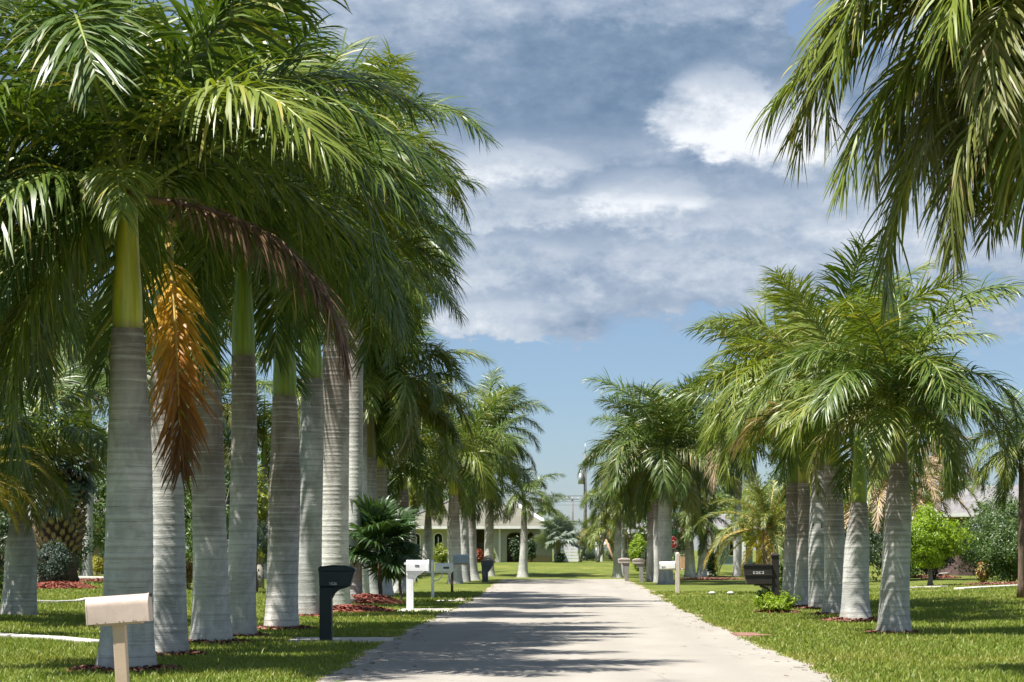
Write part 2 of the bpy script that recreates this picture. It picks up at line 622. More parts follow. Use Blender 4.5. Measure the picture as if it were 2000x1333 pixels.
M['bark_grey'] = bark('bark_grey', (0.13, 0.12, 0.10), (0.30, 0.28, 0.25))
M['bark_brown'] = bark('bark_brown', (0.07, 0.045, 0.03), (0.20, 0.14, 0.10))
M['boot'] = bark('boot_fibre', (0.12, 0.075, 0.045), (0.34, 0.25, 0.17), 14)
M['boot_dark'] = bark('boot_dark_fibre', (0.045, 0.026, 0.016), (0.10, 0.06, 0.04), 14)  # darker fibre of the trunk beneath the boots and of the trunk scars


def lawn_mat():
    m, nt, p, out = new_mat('lawn')
    ps = pos(nt)
    big = noise(nt, ps, 0.16, 4, 0.6)
    mid = noise(nt, vmul(nt, ps, (1, 0.5, 1)), 1.1, 6, 0.7)
    fine = noise(nt, vmul(nt, ps, (1, 0.35, 1)), 22, 5, 0.75)
    sep = nt.nodes.new('ShaderNodeSeparateXYZ')
    nt.links.new(ps, sep.inputs[0])
    yy = Ex(nt, sep.outputs[1])
    col = mixc(nt, mid.smooth(0.32, 0.68), (0.092, 0.128, 0.022), (0.158, 0.178, 0.040))
    col = mixc(nt, (big * 0.6 + mid * 0.4).smooth(0.50, 0.66) * 0.7, col, (0.24, 0.23, 0.055))
    col = mixc(nt, fine.smooth(0.34, 0.62), mixc(nt, 1.0, col, (0.5, 0.55, 0.5), 'MULTIPLY'), mixc(nt, 1.0, col, (1.25, 1.22, 1.1), 'MULTIPLY'))
    setc(nt, p.inputs['Base Color'], col)
    p.inputs['Roughness'].default_value = 0.9
    p.inputs['Specular IOR Level'].default_value = 0.15
    bump(nt, p, fine, 0.9, 0.06)
    return m


M['lawn'] = lawn_mat()
def blade_mat():
    m, nt, p, out = new_mat('grass_blade')
    ps = pos(nt)
    isl = Ex(nt, nt.nodes.new('ShaderNodeNewGeometry').outputs['Random Per Island'])
    big = noise(nt, ps, 0.16, 4, 0.6)
    mid = noise(nt, ps, 0.9, 5, 0.65)
    col = mixc(nt, isl * 0.6 + mid * 0.4, (0.125, 0.190, 0.024), (0.260, 0.305, 0.055))
    col = mixc(nt, (big * 0.6 + mid * 0.4 + isl * 0.12).smooth(0.53, 0.72) * 0.7, col, (0.32, 0.30, 0.075))
    col = mixc(nt, isl.smooth(0.90, 0.97) * 0.8, col, (0.36, 0.31, 0.13))
    setc(nt, p.inputs['Base Color'], col)
    p.inputs['Roughness'].default_value = 0.5
    p.inputs['Specular IOR Level'].default_value = 0.3
    tr = nt.nodes.new('ShaderNodeBsdfTranslucent')
    nt.links.new(mixc(nt, 1.0, col, (1.3, 1.4, 0.6), 'MULTIPLY'), tr.inputs[0])
    mx = nt.nodes.new('ShaderNodeMixShader')
    mx.inputs[0].default_value = 0.3
    nt.links.new(p.outputs[0], mx.inputs[1]); nt.links.new(tr.outputs[0], mx.inputs[2])
    nt.links.new(mx.outputs[0], out.inputs[0])
    return m


M['blade'] = blade_mat()


def road_mat(name, base, worn):
    m, nt, p, out = new_mat(name)
    ps = pos(nt)
    agg = noise(nt, ps, 55, 4, 0.75)
    mid = noise(nt, vmul(nt, ps, (1, 0.3, 1)), 0.9, 5, 0.6)
    big = noise(nt, vmul(nt, ps, (1, 0.12, 1)), 0.5, 3, 0.5)
    sep = nt.nodes.new('ShaderNodeSeparateXYZ')
    nt.links.new(ps, sep.inputs[0])
    xx = Ex(nt, sep.outputs[0])
    col = mixc(nt, mid.smooth(0.3, 0.7), base, worn)
    col = mixc(nt, big.smooth(0.55, 0.75) * 0.25, col, tuple(v * 0.72 for v in base))
    # two darker wheel tracks a side
    tr = None
    for c in (-1.7, -0.3, 0.9, 2.4):
        g = (((xx - c) / 0.32) ** 2.0 * -1.0).exp()
        tr = g if tr is None else tr + g
    col = mixc(nt, tr * mid.smooth(0.25, 0.7) * 0.26, col, tuple(v * 0.6 for v in base))
    col = mixc(nt, agg.smooth(0.36, 0.64), mixc(nt, 1.0, col, (0.88, 0.88, 0.88), 'MULTIPLY'), mixc(nt, 1.0, col, (1.08, 1.08, 1.08), 'MULTIPLY'))
    yy = Ex(nt, sep.outputs[1])
    st_ = ((((xx - 1.32) / 0.22) ** 2.0 + ((yy - 29.5) / 0.40) ** 2.0) * -1.0).exp()
    col = mixc(nt, st_ * agg.smooth(0.35, 0.6) * 0.8, col, (0.11, 0.10, 0.095))
    # cracks
    v = nt.nodes.new('ShaderNodeTexVoronoi')
    v.feature = 'DISTANCE_TO_EDGE'
    v.inputs['Scale'].default_value = 0.23
    dn = nt.nodes.new('ShaderNodeVectorMath'); dn.operation = 'MULTIPLY_ADD'
    nt.links.new(noise(nt, ps, 1.4, 4, 0.7, color=True), dn.inputs[0])
    dn.inputs[1].default_value = (0.9, 0.9, 0)
    nt.links.new(ps, dn.inputs[2])
    nt.links.new(dn.outputs[0], v.inputs['Vector'])
    crack = 1.0 - Ex(nt, v.outputs[0]).smooth(0.001, 0.006)
    col = mixc(nt, crack * 0.42, col, (0.12, 0.11, 0.10))
    setc(nt, p.inputs['Base Color'], col)
    p.inputs['Roughness'].default_value = 0.85
    p.inputs['Specular IOR Level'].default_value = 0.25
    bump(nt, p, agg, 0.5, 0.01)
    return m


M['road'] = road_mat('pale_asphalt', (0.285, 0.262, 0.228), (0.330, 0.305, 0.268))
M['concrete'] = simple('concrete', (0.50, 0.48, 0.44), 0.85, 0.15, 3, 0.3, spec=0.25)
M['sand'] = simple('sandy_edge', (0.34, 0.28, 0.20), 0.95, 0.3, 4, 0.5, spec=0.1)
M['mulch_soil'] = simple('mulch_soil', (0.11, 0.040, 0.026), 0.95, 0.4, 8, 0.8, spec=0.1)
M['mulch_chip'] = leaf_mat('mulch_chip', (0.14, 0.036, 0.024), (0.32, 0.080, 0.050), (0.40, 0.17, 0.11), 0.85, 0.0)
M['mulch_brown'] = leaf_mat('mulch_brown_chip', (0.12, 0.050, 0.032), (0.26, 0.10, 0.065), (0.36, 0.20, 0.13), 0.85, 0.0)
M['litter'] = leaf_mat('leaf_litter', (0.12, 0.075, 0.035), (0.26, 0.18, 0.09), (0.10, 0.15, 0.03), 0.7, 0.1)
M['paver'] = simple('paver_red', (0.36, 0.20, 0.15), 0.85, 0.3, 5, 0.4, spec=0.2)
M['beige'] = simple('beige_enamel', (0.52, 0.415, 0.35), 0.42, 0.11, 7)
M['beige_post'] = simple('beige_post_paint', (0.50, 0.375, 0.265), 0.6, 0.10, 5)
M['black'] = simple('dark_trim', (0.02, 0.02, 0.02), 0.5, 0.2, 8)
M['rust'] = simple('rust', (0.20, 0.09, 0.05), 0.8, 0.3, 20)
M['green'] = simple('dark_green_plastic', (0.006, 0.018, 0.020), 0.36, 0.25, 6)
M['white'] = simple('white_paint', (0.74, 0.75, 0.77), 0.5, 0.06, 7)
M['white_plain'] = simple('white_lettering', (0.80, 0.80, 0.78), 0.5, 0.03, 7)
M['lightblue'] = simple('pale_blue_metal', (0.42, 0.50, 0.53), 0.4, 0.08, 6)
M['slate'] = simple('slate_plastic', (0.070, 0.085, 0.115), 0.5, 0.2, 6)
M['darkbrown'] = simple('dark_brown_plastic', (0.030, 0.024, 0.022), 0.42, 0.2, 6)
M['wood'] = bark('weathered_wood', (0.20, 0.16, 0.13), (0.38, 0.33, 0.29), 12)
M['wood_tan'] = bark('tan_wood', (0.40, 0.24, 0.13), (0.55, 0.36, 0.22), 12)
M['post_pale'] = bark('pale_post_wood', (0.50, 0.42, 0.36), (0.64, 0.56, 0.50), 12)
M['stonegrey'] = simple('stone_grey_plastic', (0.26, 0.24, 0.235), 0.7, 0.2, 10, 0.3)
M['stonepink'] = simple('pinkish_lid', (0.50, 0.42, 0.39), 0.6, 0.12, 8)
M['rock'] = simple('rock', (0.34, 0.29, 0.24), 0.9, 0.45, 5, 0.8)
M['paper'] = simple('white_stone', (0.56, 0.55, 0.53), 0.7, 0.08, 9)
M['wall_cream'] = simple('cream_stucco', (0.36, 0.29, 0.20), 0.85, 0.06, 5, 0.3, spec=0.2)
M['wall_sage'] = simple('pale_sage_stucco', (0.40, 0.385, 0.32), 0.85, 0.06, 5, 0.3, spec=0.2)
M['wall_shaded'] = simple('shaded_stucco', (0.24, 0.205, 0.16), 0.85, 0.1, 5, 0.3, spec=0.2)  # house stucco in the porch and entry recess, shade put into its colour
M['wall_teal'] = simple('teal_stucco', (0.22, 0.29, 0.32), 0.85, 0.06, 5, 0.3, spec=0.2)
M['wall_grey'] = simple('grey_stucco', (0.36, 0.37, 0.38), 0.85, 0.06, 5, 0.3, spec=0.2)
M['wall_pink'] = simple('mauve_brick', (0.13, 0.085, 0.08), 0.85, 0.12, 5, 0.3, spec=0.2)
M['trim'] = simple('white_trim', (0.78, 0.77, 0.74), 0.6, 0.04, 5)


def roof_mat(name, a, b):
    m, nt, p, out = new_mat(name)
    oc = objco(nt)
    br = nt.nodes.new('ShaderNodeTexBrick')
    br.inputs['Scale'].default_value = 1.0
    br.inputs['Brick Width'].default_value = 0.33
    br.inputs['Row Height'].default_value = 0.12
    br.inputs['Mortar Size'].default_value = 0.012
    br.inputs['Color1'].default_value = (*a, 1)
    br.inputs['Color2'].default_value = (*b, 1)
    br.inputs['Mortar'].default_value = (*[v * 0.55 for v in a], 1)
    mp = nt.nodes.new('ShaderNodeCombineXYZ')
    sep = nt.nodes.new('ShaderNodeSeparateXYZ')
    nt.links.new(oc, sep.inputs[0])
    nt.links.new((Ex(nt, sep.outputs[0]) + Ex(nt, sep.outputs[1]) * 0.37).s, mp.inputs[0])
    nt.links.new((Ex(nt, sep.outputs[2]) * 2.2).s, mp.inputs[1])
    nt.links.new(mp.outputs[0], br.inputs['Vector'])
    n = noise(nt, oc, 0.9, 5, 0.65)
    col = mixc(nt, n.smooth(0.35, 0.7) * 0.5, br.outputs['Color'], tuple(v * 0.7 for v in a))
    setc(nt, p.inputs['Base Color'], col)
    p.inputs['Roughness'].default_value = 0.9
    bump(nt, p, Ex(nt, br.outputs['Fac']) * -1.0, 0.5, 0.03)
    return m


M['roof_olive'] = roof_mat('olive_shingle', (0.165, 0.160, 0.120), (0.205, 0.198, 0.155))
M['roof_grey'] = roof_mat('grey_shingle', (0.20, 0.19, 0.19), (0.27, 0.26, 0.26))
M['roof_white'] = roof_mat('white_tile', (0.66, 0.66, 0.65), (0.74, 0.74, 0.73))


def glass_mat():
    m, nt, p, out = new_mat('window_glass')
    p.inputs['Base Color'].default_value = (0.012, 0.016, 0.018, 1)
    p.inputs['Roughness'].default_value = 0.08
    p.inputs['Specular IOR Level'].default_value = 0.7
    return m


M['glass'] = glass_mat()
M['galv'] = simple('galvanised', (0.40, 0.42, 0.44), 0.45, 0.15, 8, metal=0.6)
M['fence_green'] = simple('dark_green_wire', (0.020, 0.040, 0.034), 0.5, 0.2, 8)
M['pole'] = bark('pole_wood', (0.15, 0.13, 0.13), (0.26, 0.24, 0.24), 8)
M['red'] = simple('stop_red', (0.50, 0.03, 0.05), 0.4, 0.08, 6)
M['street_green'] = simple('street_sign_green', (0.02, 0.22, 0.14), 0.4, 0.08, 6)
# ------------------------------------------------------------------ ground, street, driveways
def build_ground():
    xs = np.concatenate([[-1500, -600, -250, -120, -60, -40, -30], np.arange(-24, 24.1, 1.0), [30, 40, 60, 120, 250, 600, 1500]])
    ys = np.concatenate([[-300, -60, -10, 5, 12, 18, 22], np.arange(25, 182, 1.5), [190, 210, 250, 320, 450, 800, 1600, 3000]])
    X, Y = np.meshgrid(xs, ys)
    Z = gz(X, Y)
    nx, ny = len(xs), len(ys)
    v = np.stack([X.ravel(), Y.ravel(), Z.ravel()], 1)
    i = (np.arange(ny - 1)[:, None] * nx + np.arange(nx - 1)[None, :]).ravel()
    q = np.stack([i, i + 1, i + nx + 1, i + nx], 1)
    o = place('ground', np_mesh('ground', v, q), None)
    o.data.materials.append(M['lawn'])
    tag(o, kind='structure')


build_ground()


def strip(name, ys, xl, xr, z, mat, cols=2):
    k = np.linspace(0, 1, cols)
    X = xl[:, None] * (1 - k) + xr[:, None] * k
    Y = np.repeat(ys[:, None], cols, 1)
    Z = gz(X, Y) + z
    v = np.stack([X.ravel(), Y.ravel(), Z.ravel()], 1)
    i = (np.arange(len(ys) - 1)[:, None] * cols + np.arange(cols - 1)[None, :]).ravel()
    q = np.stack([i, i + 1, i + cols + 1, i + cols], 1)
    o = place(name, np_mesh(name, v, q), None)
    o.data.materials.append(mat)
    return tag(o, kind='structure')


ys = np.concatenate([np.linspace(-40, 24, 20), np.arange(24.2, ROAD_END, 0.2)])
strip('sandy_verge', ys, road_l(ys) - 0.10 - 0.06 * np.sin(ys * 2.3), road_r(ys) + 0.12 + 0.08 * np.sin(ys * 1.3), 0.004, M['sand'])
strip('road', ys, road_l(ys), road_r(ys), 0.008, M['road'], 4)
APRONS = []


def apron(name, x0, x1, y0, y1, mat, z=0.005):
    ys_ = np.linspace(y0, y1, 8)
    APRONS.append((min(x0, x1), max(x0, x1), y0, y1))
    return strip(name, ys_, np.full(8, float(x0)), np.full(8, float(x1)), z, mat, 4)


apron('driveway', -4.95, -3.03, 41.7, 44.3, M['concrete'])
apron('driveway', -4.4, -3.0, 62.6, 65.8, M['concrete'])
apron('driveway', -4.0, -3.0, 75.2, 77.0, M['concrete'])
apron('driveway', 4.0, 15, 83, 85.5, M['concrete'], -0.03)

# brick path at the right kerb, laid of single pavers
path = empty('brick_path', (0, 0, 0), None, None)
tag(path, 'short strip of red pavers between lawn and street before the dark mailbox', None, None, 'structure')
APRONS.append((3.3, 3.95, 44.6, 46.2))
pm = MB().box((0, 0, 0), (0.196, 0.096, 0.05)).mesh('paver')
pm.materials.append(M['paver'])
rng = random.Random(4)
for r in range(14):
    for c in range(2 if r > 4 else 3):
        place('paver', pm, None, path, (3.42 + 0.1 * (r % 2) + c * 0.205 + rng.uniform(-.004, .004), 44.75 + r * 0.105, 0.004 + rng.uniform(-.004, .004)), (0, 0, rng.uniform(-.02, .02)))

# ------------------------------------------------------------------ fronds
def frond_geo(seed, e0, D, L, n=104, Lmax=1.0, g=1.5, plume=17, wl=0.042, side_curve=12, pw=1.12, petiole=0.10, lift=14, K=5, spread=(72, 36), taper=((0.0, .5), (0.08, .62), (.3, .95), (.55, 1), (.8, .82), (1, .48)), rad=0.032, gvar=0.22, lvar=0.10):
    r = np.random.default_rng(seed)
    Mn = 26
    s = np.linspace(0, 1, Mn)
    el = np.radians(e0 - D * s ** pw)
    yw = np.radians(side_curve * r.uniform(-1, 1) * s ** 1.5)
    T = np.stack([np.cos(el) * np.cos(yw), np.cos(el) * np.sin(yw), np.sin(el)], 1)
    P = np.concatenate([[[0, 0, 0]], np.cumsum((T[1:] + T[:-1]) / 2 * (L / (Mn - 1)), 0)])
    U = np.stack([-np.sin(el) * np.cos(yw), -np.sin(el) * np.sin(yw), np.cos(el)], 1)
    S = np.cross(U, T)
    # rachis
    rb = MB()
    rr = rad * (1 - 0.86 * s) + 0.004
    rr[:3] *= (1.7, 1.35, 1.1)
    rb.tube(P[::2], list(rr[::2]), 6)
    # leaflets
    sj = np.repeat(np.linspace(petiole, 0.995, n), 2) + r.normal(0, 0.004, 2 * n)
    sj = np.clip(sj, 0.02, 1)
    sd = np.tile([1.0, -1.0], n)
    N = 2 * n
    ip = lambda A: np.stack([np.interp(sj, s, A[:, k]) for k in range(3)], 1)
    p0, t, u, sv = ip(P), ip(T), ip(U), ip(S)
    a = np.radians(np.interp(sj, [0, 1], spread) + r.normal(0, 8, N))
    b = np.radians(lift + r.normal(0, plume, N))
    lat = sv * (sd * np.cos(b))[:, None] + u * np.sin(b)[:, None]
    d0 = t * np.cos(a)[:, None] + lat * np.sin(a)[:, None]
    tp = np.array(taper)
    ln = Lmax * np.interp(sj, tp[:, 0], tp[:, 1]) * r.uniform(1 - lvar, 1 + lvar * 0.6, N)
    gj = g * np.exp(r.normal(0, gvar, N)) * np.where(r.uniform(0, 1, N) < 0.05, 2.6, 1.0)
    ln = ln * np.where(r.uniform(0, 1, N) < 0.035, 0.35, 1.0)
    nrm = u + r.normal(0, 0.28, (N, 3))
    wid = wl * r.uniform(0.75, 1.15, N) * np.interp(sj, [0, .2, .7, 1], [.7, 1, 1, .6])
    prof = np.interp(np.arange(K) / K, [0, .2, .6, .85], [.55, 1, .85, .5])
    p = p0.copy()
    verts = np.zeros((N, 2 * K + 1, 3))
    for k in range(K + 1):
        q = k / K
        d = d0 + np.array([0, 0, -1.0]) * (gj * q ** 1.3)[:, None]
        d /= np.linalg.norm(d, axis=1)[:, None]
        if k:
            p = p + d * (ln / K)[:, None]
        if k < K:
            w = np.cross(d, nrm)
            w /= np.linalg.norm(w, axis=1)[:, None] + 1e-9
            h = w * (wid * prof[k] / 2)[:, None]
            verts[:, 2 * k] = p + h
            verts[:, 2 * k + 1] = p - h
        else:
            verts[:, 2 * K] = p
    st = 2 * K + 1
    base = np.arange(N)[:, None] * st
    quads = np.concatenate([base + np.array([2 * k, 2 * k + 1, 2 * k + 3, 2 * k + 2]) for k in range(K - 1)])
    tris = base + np.array([2 * K - 2, 2 * K - 1, 2 * K])
    ta = np.tile(np.concatenate([np.repeat(np.arange(K) / K, 2), [1.0]]), N)
    sa = np.repeat(sj, st)
    me = np_mesh('frond', verts.reshape(-1, 3), quads, tris, {'t': ta, 's': sa})
    return me, rb.mesh('rachis')


E0S = [80, 66, 52, 38, 24, 8, -10, -30]
DS = [60, 90, 104, 106, 100, 88, 70, 50]
GS = [0.6, 0.8, 1.0, 1.25, 1.5, 1.7, 1.7, 1.5]
ROYAL = {}
for ci in range(8):
    ROYAL[ci] = [frond_geo(100 + ci * 10 + k, E0S[ci], DS[ci] * (0.82 + 0.18 * k), 3.7, g=GS[ci]) for k in range(5)]

def add_frond(parent, pair, yaw, mat, rmat, loc=(0, 0, 0), scale=1.0, roll=0.0, pitch=0.0, name='frond'):
    o = place(name, pair[0], mat, parent, loc, (roll, pitch, yaw), scale)
    place('rachis', pair[1], rmat, o)
    return o


def lathe(name, prof, n=26, wob=0.0, seed=0, hattr=True, facet=0.0, more=None):
    """surface of revolution from (z, r) pairs, slightly wandering axis and uneven girth"""
    r = np.random.default_rng(seed)
    zs = np.array([p[0] for p in prof]); rs = np.array([p[1] for p in prof])
    H = zs[-1] - zs[0] + 1e-6
    h = (zs - zs[0]) / H
    ph = r.uniform(0, 6.28, 4)
    ax = wob * (np.sin(h * 3.3 + ph[0]) - np.sin(ph[0]))
    ay = wob * (np.sin(h * 2.7 + ph[1]) - np.sin(ph[1]))
    an = np.linspace(0, 2 * np.pi, n, endpoint=False)
    gir = 1 + facet * (np.sin(an * 2 + ph[2])[None, :] + 0.6 * np.sin(an[None, :] * 3 + ph[3] + h[:, None] * 2.2))
    X = ax[:, None] + rs[:, None] * gir * np.cos(an)[None, :]
    Y = ay[:, None] + rs[:, None] * gir * np.sin(an)[None, :]
    Z = np.repeat(zs[:, None], n, 1)
    v = np.stack([X.ravel(), Y.ravel(), Z.ravel()], 1)
    m = len(zs)
    ii, kk = np.meshgrid(np.arange(m - 1), np.arange(n), indexing='ij')
    k2 = (kk + 1) % n
    q = np.stack([ii * n + kk, ii * n + k2, (ii + 1) * n + k2, (ii + 1) * n + kk], -1).reshape(-1, 4)
    me = np_mesh(name, v, q, None, {'h': np.repeat(h, n), **{k: np.repeat(a, n) for k, a in (more or {}).items()}})
    return me, (float(ax[-1]), float(ay[-1]))


def trunk_profile(H, rm, rb, rt, seed, dz=0.055):
    ring = rim = None
    r = np.random.default_rng(seed + 7)
    zs = np.arange(0, H, dz)
    zs = np.append(zs, H)
    t = zs / H
    bulge = 1 + 0.05 * np.sin(np.pi * np.clip(t * 1.25, 0, 1)) + 0.03 * np.sin(t * 5 + r.uniform(0, 6))
    rad = rm * bulge
    rad += (rb - rm) * (0.55 * np.exp(-zs / 0.28) + 0.55 * np.exp(-zs / 0.85))
    top = np.clip((t - 0.62) / 0.38, 0, 1)
    rad = rad * (1 - top ** 1.4) + rt * top ** 1.4
    # leaf scar ridges
    ring = np.zeros(len(zs)); rim = np.zeros(len(zs))
    z = 0.25
    while z < H - 0.05:
        gap = r.uniform(0.09, 0.17) * (1.25 - 0.55 * z / H)
        am = r.uniform(0.2, 1.0)
        rad += rm * 0.022 * np.exp(-((zs - z) / 0.032) ** 2) * am
        ring = np.maximum(ring, np.exp(-((zs - z + 0.028) / 0.022) ** 2) * (0.25 + 0.75 * am))
        rim = np.maximum(rim, np.exp(-((zs - z - 0.02) / 0.025) ** 2) * am)
        z += gap
    return list(zip(zs, rad)), ring, rim


MULCH = []      # (x, y, rx, ry) areas without grass


def royal_palm(px, base_py, top_py, label, wmid, wbase=None, wtop=None, n=17, fl=1.0, cs=1.65, seed=0, group='royal palms along the street', shaft='shaft',
               mats=None, lean=0.0, low=1.0, Y=None, oldcol=None, extra=(), clear=None, mulch=None, chips='mulch_brown', up=1.0):
    if Y is None:
        x, Y, z0 = ground_at(px, base_py)
    else:
        x = at(px, Y); z0 = float(gz(x, Y))
    k = F / Y
    H = zat(top_py, Y) - z0
    rm = wmid / 2 / k
    rb = (wbase * 1.05 / 2 / k) if wbase else rm * 1.36
    rt = (wtop / 2 / k) if wtop else rm * 0.78
    r = random.Random(seed * 77 + 5)
    root = empty('royal_palm', (x, Y, z0 - 0.02), label, 'palm tree', group)
    root.rotation_euler = (0, lean, 0)
    pf, rg_, rim_ = trunk_profile(H, rm, rb, rt, seed, 0.022 if Y < 75 else 0.05)
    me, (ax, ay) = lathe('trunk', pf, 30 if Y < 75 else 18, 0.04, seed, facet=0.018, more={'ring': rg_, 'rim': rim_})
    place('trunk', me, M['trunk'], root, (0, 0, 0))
    # crownshaft
    pr = []
    for i in range(15):
        t = i / 14
        rr = rt * (0.93 + 0.10 * math.sin(math.pi * min(t * 2.2, 1.0)) * (1 - t) - 0.46 * t ** 1.3)
        pr.append((H - 0.02 + t * cs, rr))
    me, _ = lathe('crownshaft', pr, 22, 0.01, seed + 3, facet=0.02)
    place('crownshaft', me, M[shaft], root, (ax, ay, 0))
    # spear leaf still folded
    sp = MB()
    zt = H + cs
    sl = 1.9 * fl
    sp.tube([(0, 0, zt - 0.2), (0.02, 0.01, zt + sl * 0.5), (0.06, 0.03, zt + sl)], [rt * 0.32, 0.05, 0.004], 7)
    o = sp.build('spear_leaf', M['frond'] if mats is None else M[mats[0]], root, (ax, ay, 0))
    mats = mats or ('frond', 'frond', 'frond', 'frond_pale')
    yaw = r.uniform(0, 6.28)
    for i in range(n):
        q = (i + 0.5) / n
        ci = min(7, int(q ** up * 8.0 * low))
        pair = ROYAL[ci][r.randrange(5)]
        yaw += 2.39996 + r.uniform(-0.25, 0.25)
        if clear and ci >= clear[2] and clear[0] <= (math.degrees(yaw) + 180) % 360 - 180 <= clear[1]:
            continue
        mk = M[mats[r.randrange(len(mats))]]
        if oldcol and i >= n - len(oldcol):
            mk = M[oldcol[i - n + len(oldcol)]]
        elif ci >= 4 and r.random() < 0.28:
            mk = M['frond_old']
        elif i == n - 1 and seed != 42 and r.random() < 0.45:
            mk = M[('frond_yellow', 'frond_tan', 'frond_brown')[r.randrange(3)]]
        rh = rt * 0.42
        hz = zt - 0.05 - 0.35 * q
        dead = mk in (M['frond_brown'], M['frond_tan'])
        add_frond(root, pair, yaw, mk, M['rachis_brown'] if dead else M['rachis'],
                  (ax + math.cos(yaw) * rh, ay + math.sin(yaw) * rh, hz), fl * r.uniform(0.9, 1.08) * (1.06 - 0.045 * ci) * (0.9 if ci > 5 else 1.0), r.uniform(-0.38, 0.38), r.uniform(-0.15, 0.15))
    for (ci, deg, sc) in extra:
        mk = M[mats[r.randrange(len(mats))]]
        yw = R(deg)
        add_frond(root, ROYAL[ci][r.randrange(5)], yw, mk, M['rachis'], (ax + math.cos(yw) * rt * .4, ay + math.sin(yw) * rt * .4, zt - 0.35), fl * sc, r.uniform(-.15, .15), r.uniform(-.06, .06))
    if mulch:
        mulch_bed(x, Y, mulch, mulch * r.uniform(0.8, 1.0), 0.05, chips, rb, seed, 'ring of red-brown mulch round the foot of the ' + label)
    return root, x, Y, H


def mulch_bed(x, y, rx, ry, hgt, chips, hole, seed, label):
    """low mound of bark chips: nobody could count them"""
    r = np.random.default_rng(seed + 900)
    z0 = float(gz(x, y))
    m = MB()
    na, nr = 28, 6
    vs = [(0, 0, hgt)]
    wob = 1 + 0.12 * np.sin(np.arange(na) * 2 * np.pi / na * 3 + seed) + r.normal(0, 0.04, na)
    for i in range(1, nr + 1):
        t = i / nr
        for k in range(na):
            a = 2 * math.pi * k / na
            vs.append((rx * t * wob[k] * math.cos(a), ry * t * wob[k] * math.sin(a), hgt * (1 - t ** 2) + (0.012 if i < nr else -0.01) + r.normal(0, 0.004)))
    fs = [(0, 1 + k, 1 + (k + 1) % na) for k in range(na)]
    for i in range(nr - 1):
        for k in range(na):
            a, b = 1 + i * na + k, 1 + i * na + (k + 1) % na
            fs.append((a, a + na, b + na, b))
    m.add(vs, fs, True, 0)
    # chips
    cnt = int(min(2600, 700 * rx * ry + 250))
    for _ in range(cnt):
        t = math.sqrt(r.uniform(0, 1)) * 1.08
        a = r.uniform(0, 6.283)
        kx, ky = rx * t * math.cos(a), ry * t * math.sin(a)
        zz = hgt * max(0, 1 - t * t) + 0.018 + r.uniform(0, 0.02)
        l, w = r.uniform(0.03, 0.075), r.uniform(0.012, 0.028)
        d = Vector((math.cos(b_ := r.uniform(0, 6.28)), math.sin(b_), r.uniform(-.5, .5))).normalized()
        e = d.cross(Vector((r.uniform(-.5, .5), r.uniform(-.5, .5), 1))).normalized()
        c = Vector((kx, ky, zz))
        m.add([c - d * l - e * w, c + d * l - e * w, c + d * l + e * w, c - d * l + e * w], [(0, 1, 2, 3)], False, 1)
    o = m.build('mulch_bed', [M['mulch_soil'], M[chips]], None, (x, y, z0 + 0.012))
    tag(o, label, None, None, 'stuff')
    MULCH.append((x, y, rx * 0.97, ry * 0.97))
    return o


# ------------------------------------------------------------------ the left row, nearest first
palm1, x1, y1, h1 = royal_palm(246, 1312, 640, 'thick grey royal palm right behind the leaning beige mailbox', 84, 118, 62, n=29, fl=1.33, cs=2.1, seed=4, shaft='shaft_yellow', low=0.80, up=0.85, mulch=0.72, clear=(-112, 98, 3),
                           extra=((6, -128, 0.56), (6, -150, 0.85), (5, 172, 0.95), (6, 150, 0.95), (3, -24, 0.92), (7, -140, 0.72), (4, -84, 0.58), (7, 165, 0.85), (0, 165, 1.1), (1, 188, 1.1), (0, 15, 1.1), (1, 140, 1.05), (2, -20, 1.0), (3, 30, 0.85)))
palm2, x2, y2, h2 = royal_palm(329, 1283, 705, 'royal palm with an orange dying frond hanging before its trunk', 62, 80, 52, n=24, fl=1.25, cs=2.5, seed=11, mulch=0.62, low=0.48, up=0.9, clear=(-160, 0, 2))
palm3, x3, y3, h3 = royal_palm(412, 1258, 712, 'pale royal palm trunk just right of the orange hanging frond', 62, 84, 54, n=24, fl=1.25, cs=2.5, seed=12, mulch=0.7, low=0.47, up=0.9)
royal_palm(469, 1246, 694, 'dark shaded royal palm between the pale trunk and the narrow-topped trunk', 52, 64, 47, n=24, fl=1.28, cs=2.5, seed=13, low=0.47, up=0.9, mulch=0.5)
royal_palm(550, 1231, 774, 'brownish royal palm with a long bright green shaft, left of the green mailbox', 58, 72, 48, n=22, fl=1.18, cs=2.5, seed=14, low=0.46, up=0.95, mulch=0.66)
royal_palm(603, 1206, 738, 'grey royal palm touching the left edge of the green mailbox', 47, 52, 40, n=22, fl=1.22, cs=2.4, seed=15, low=0.47, up=0.95, mulch=0.6, chips='mulch_chip')
royal_palm(655, 1188, 600, 'smooth pale royal palm rising behind the green mailbox', 53, 62, 44, n=22, fl=1.34, cs=2.2, seed=16, low=0.75)
royal_palm(689, 1178, 430, 'tallest royal palm, slim trunk at the right edge of the smooth pale one', 32, 40, 27, n=22, fl=1.33, cs=2.0, seed=17, low=0.9, mats=('frond', 'frond_pale'))
royal_palm(704, 1169, 620, 'slim tall royal palm half hidden behind the fan palm', 30, 36, 24, n=20, fl=1.2, cs=1.9, seed=18, low=0.92, mats=('frond', 'frond_pale', 'frond_old'))
royal_palm(724, 1167, 893, 'royal palm with a dark crownshaft above the fan palm', 28, 44, 26, n=25, fl=1.23, cs=2.8, seed=19, shaft='shaft_brown', low=0.85, mats=('frond_pale', 'frond', 'frond_pale'))
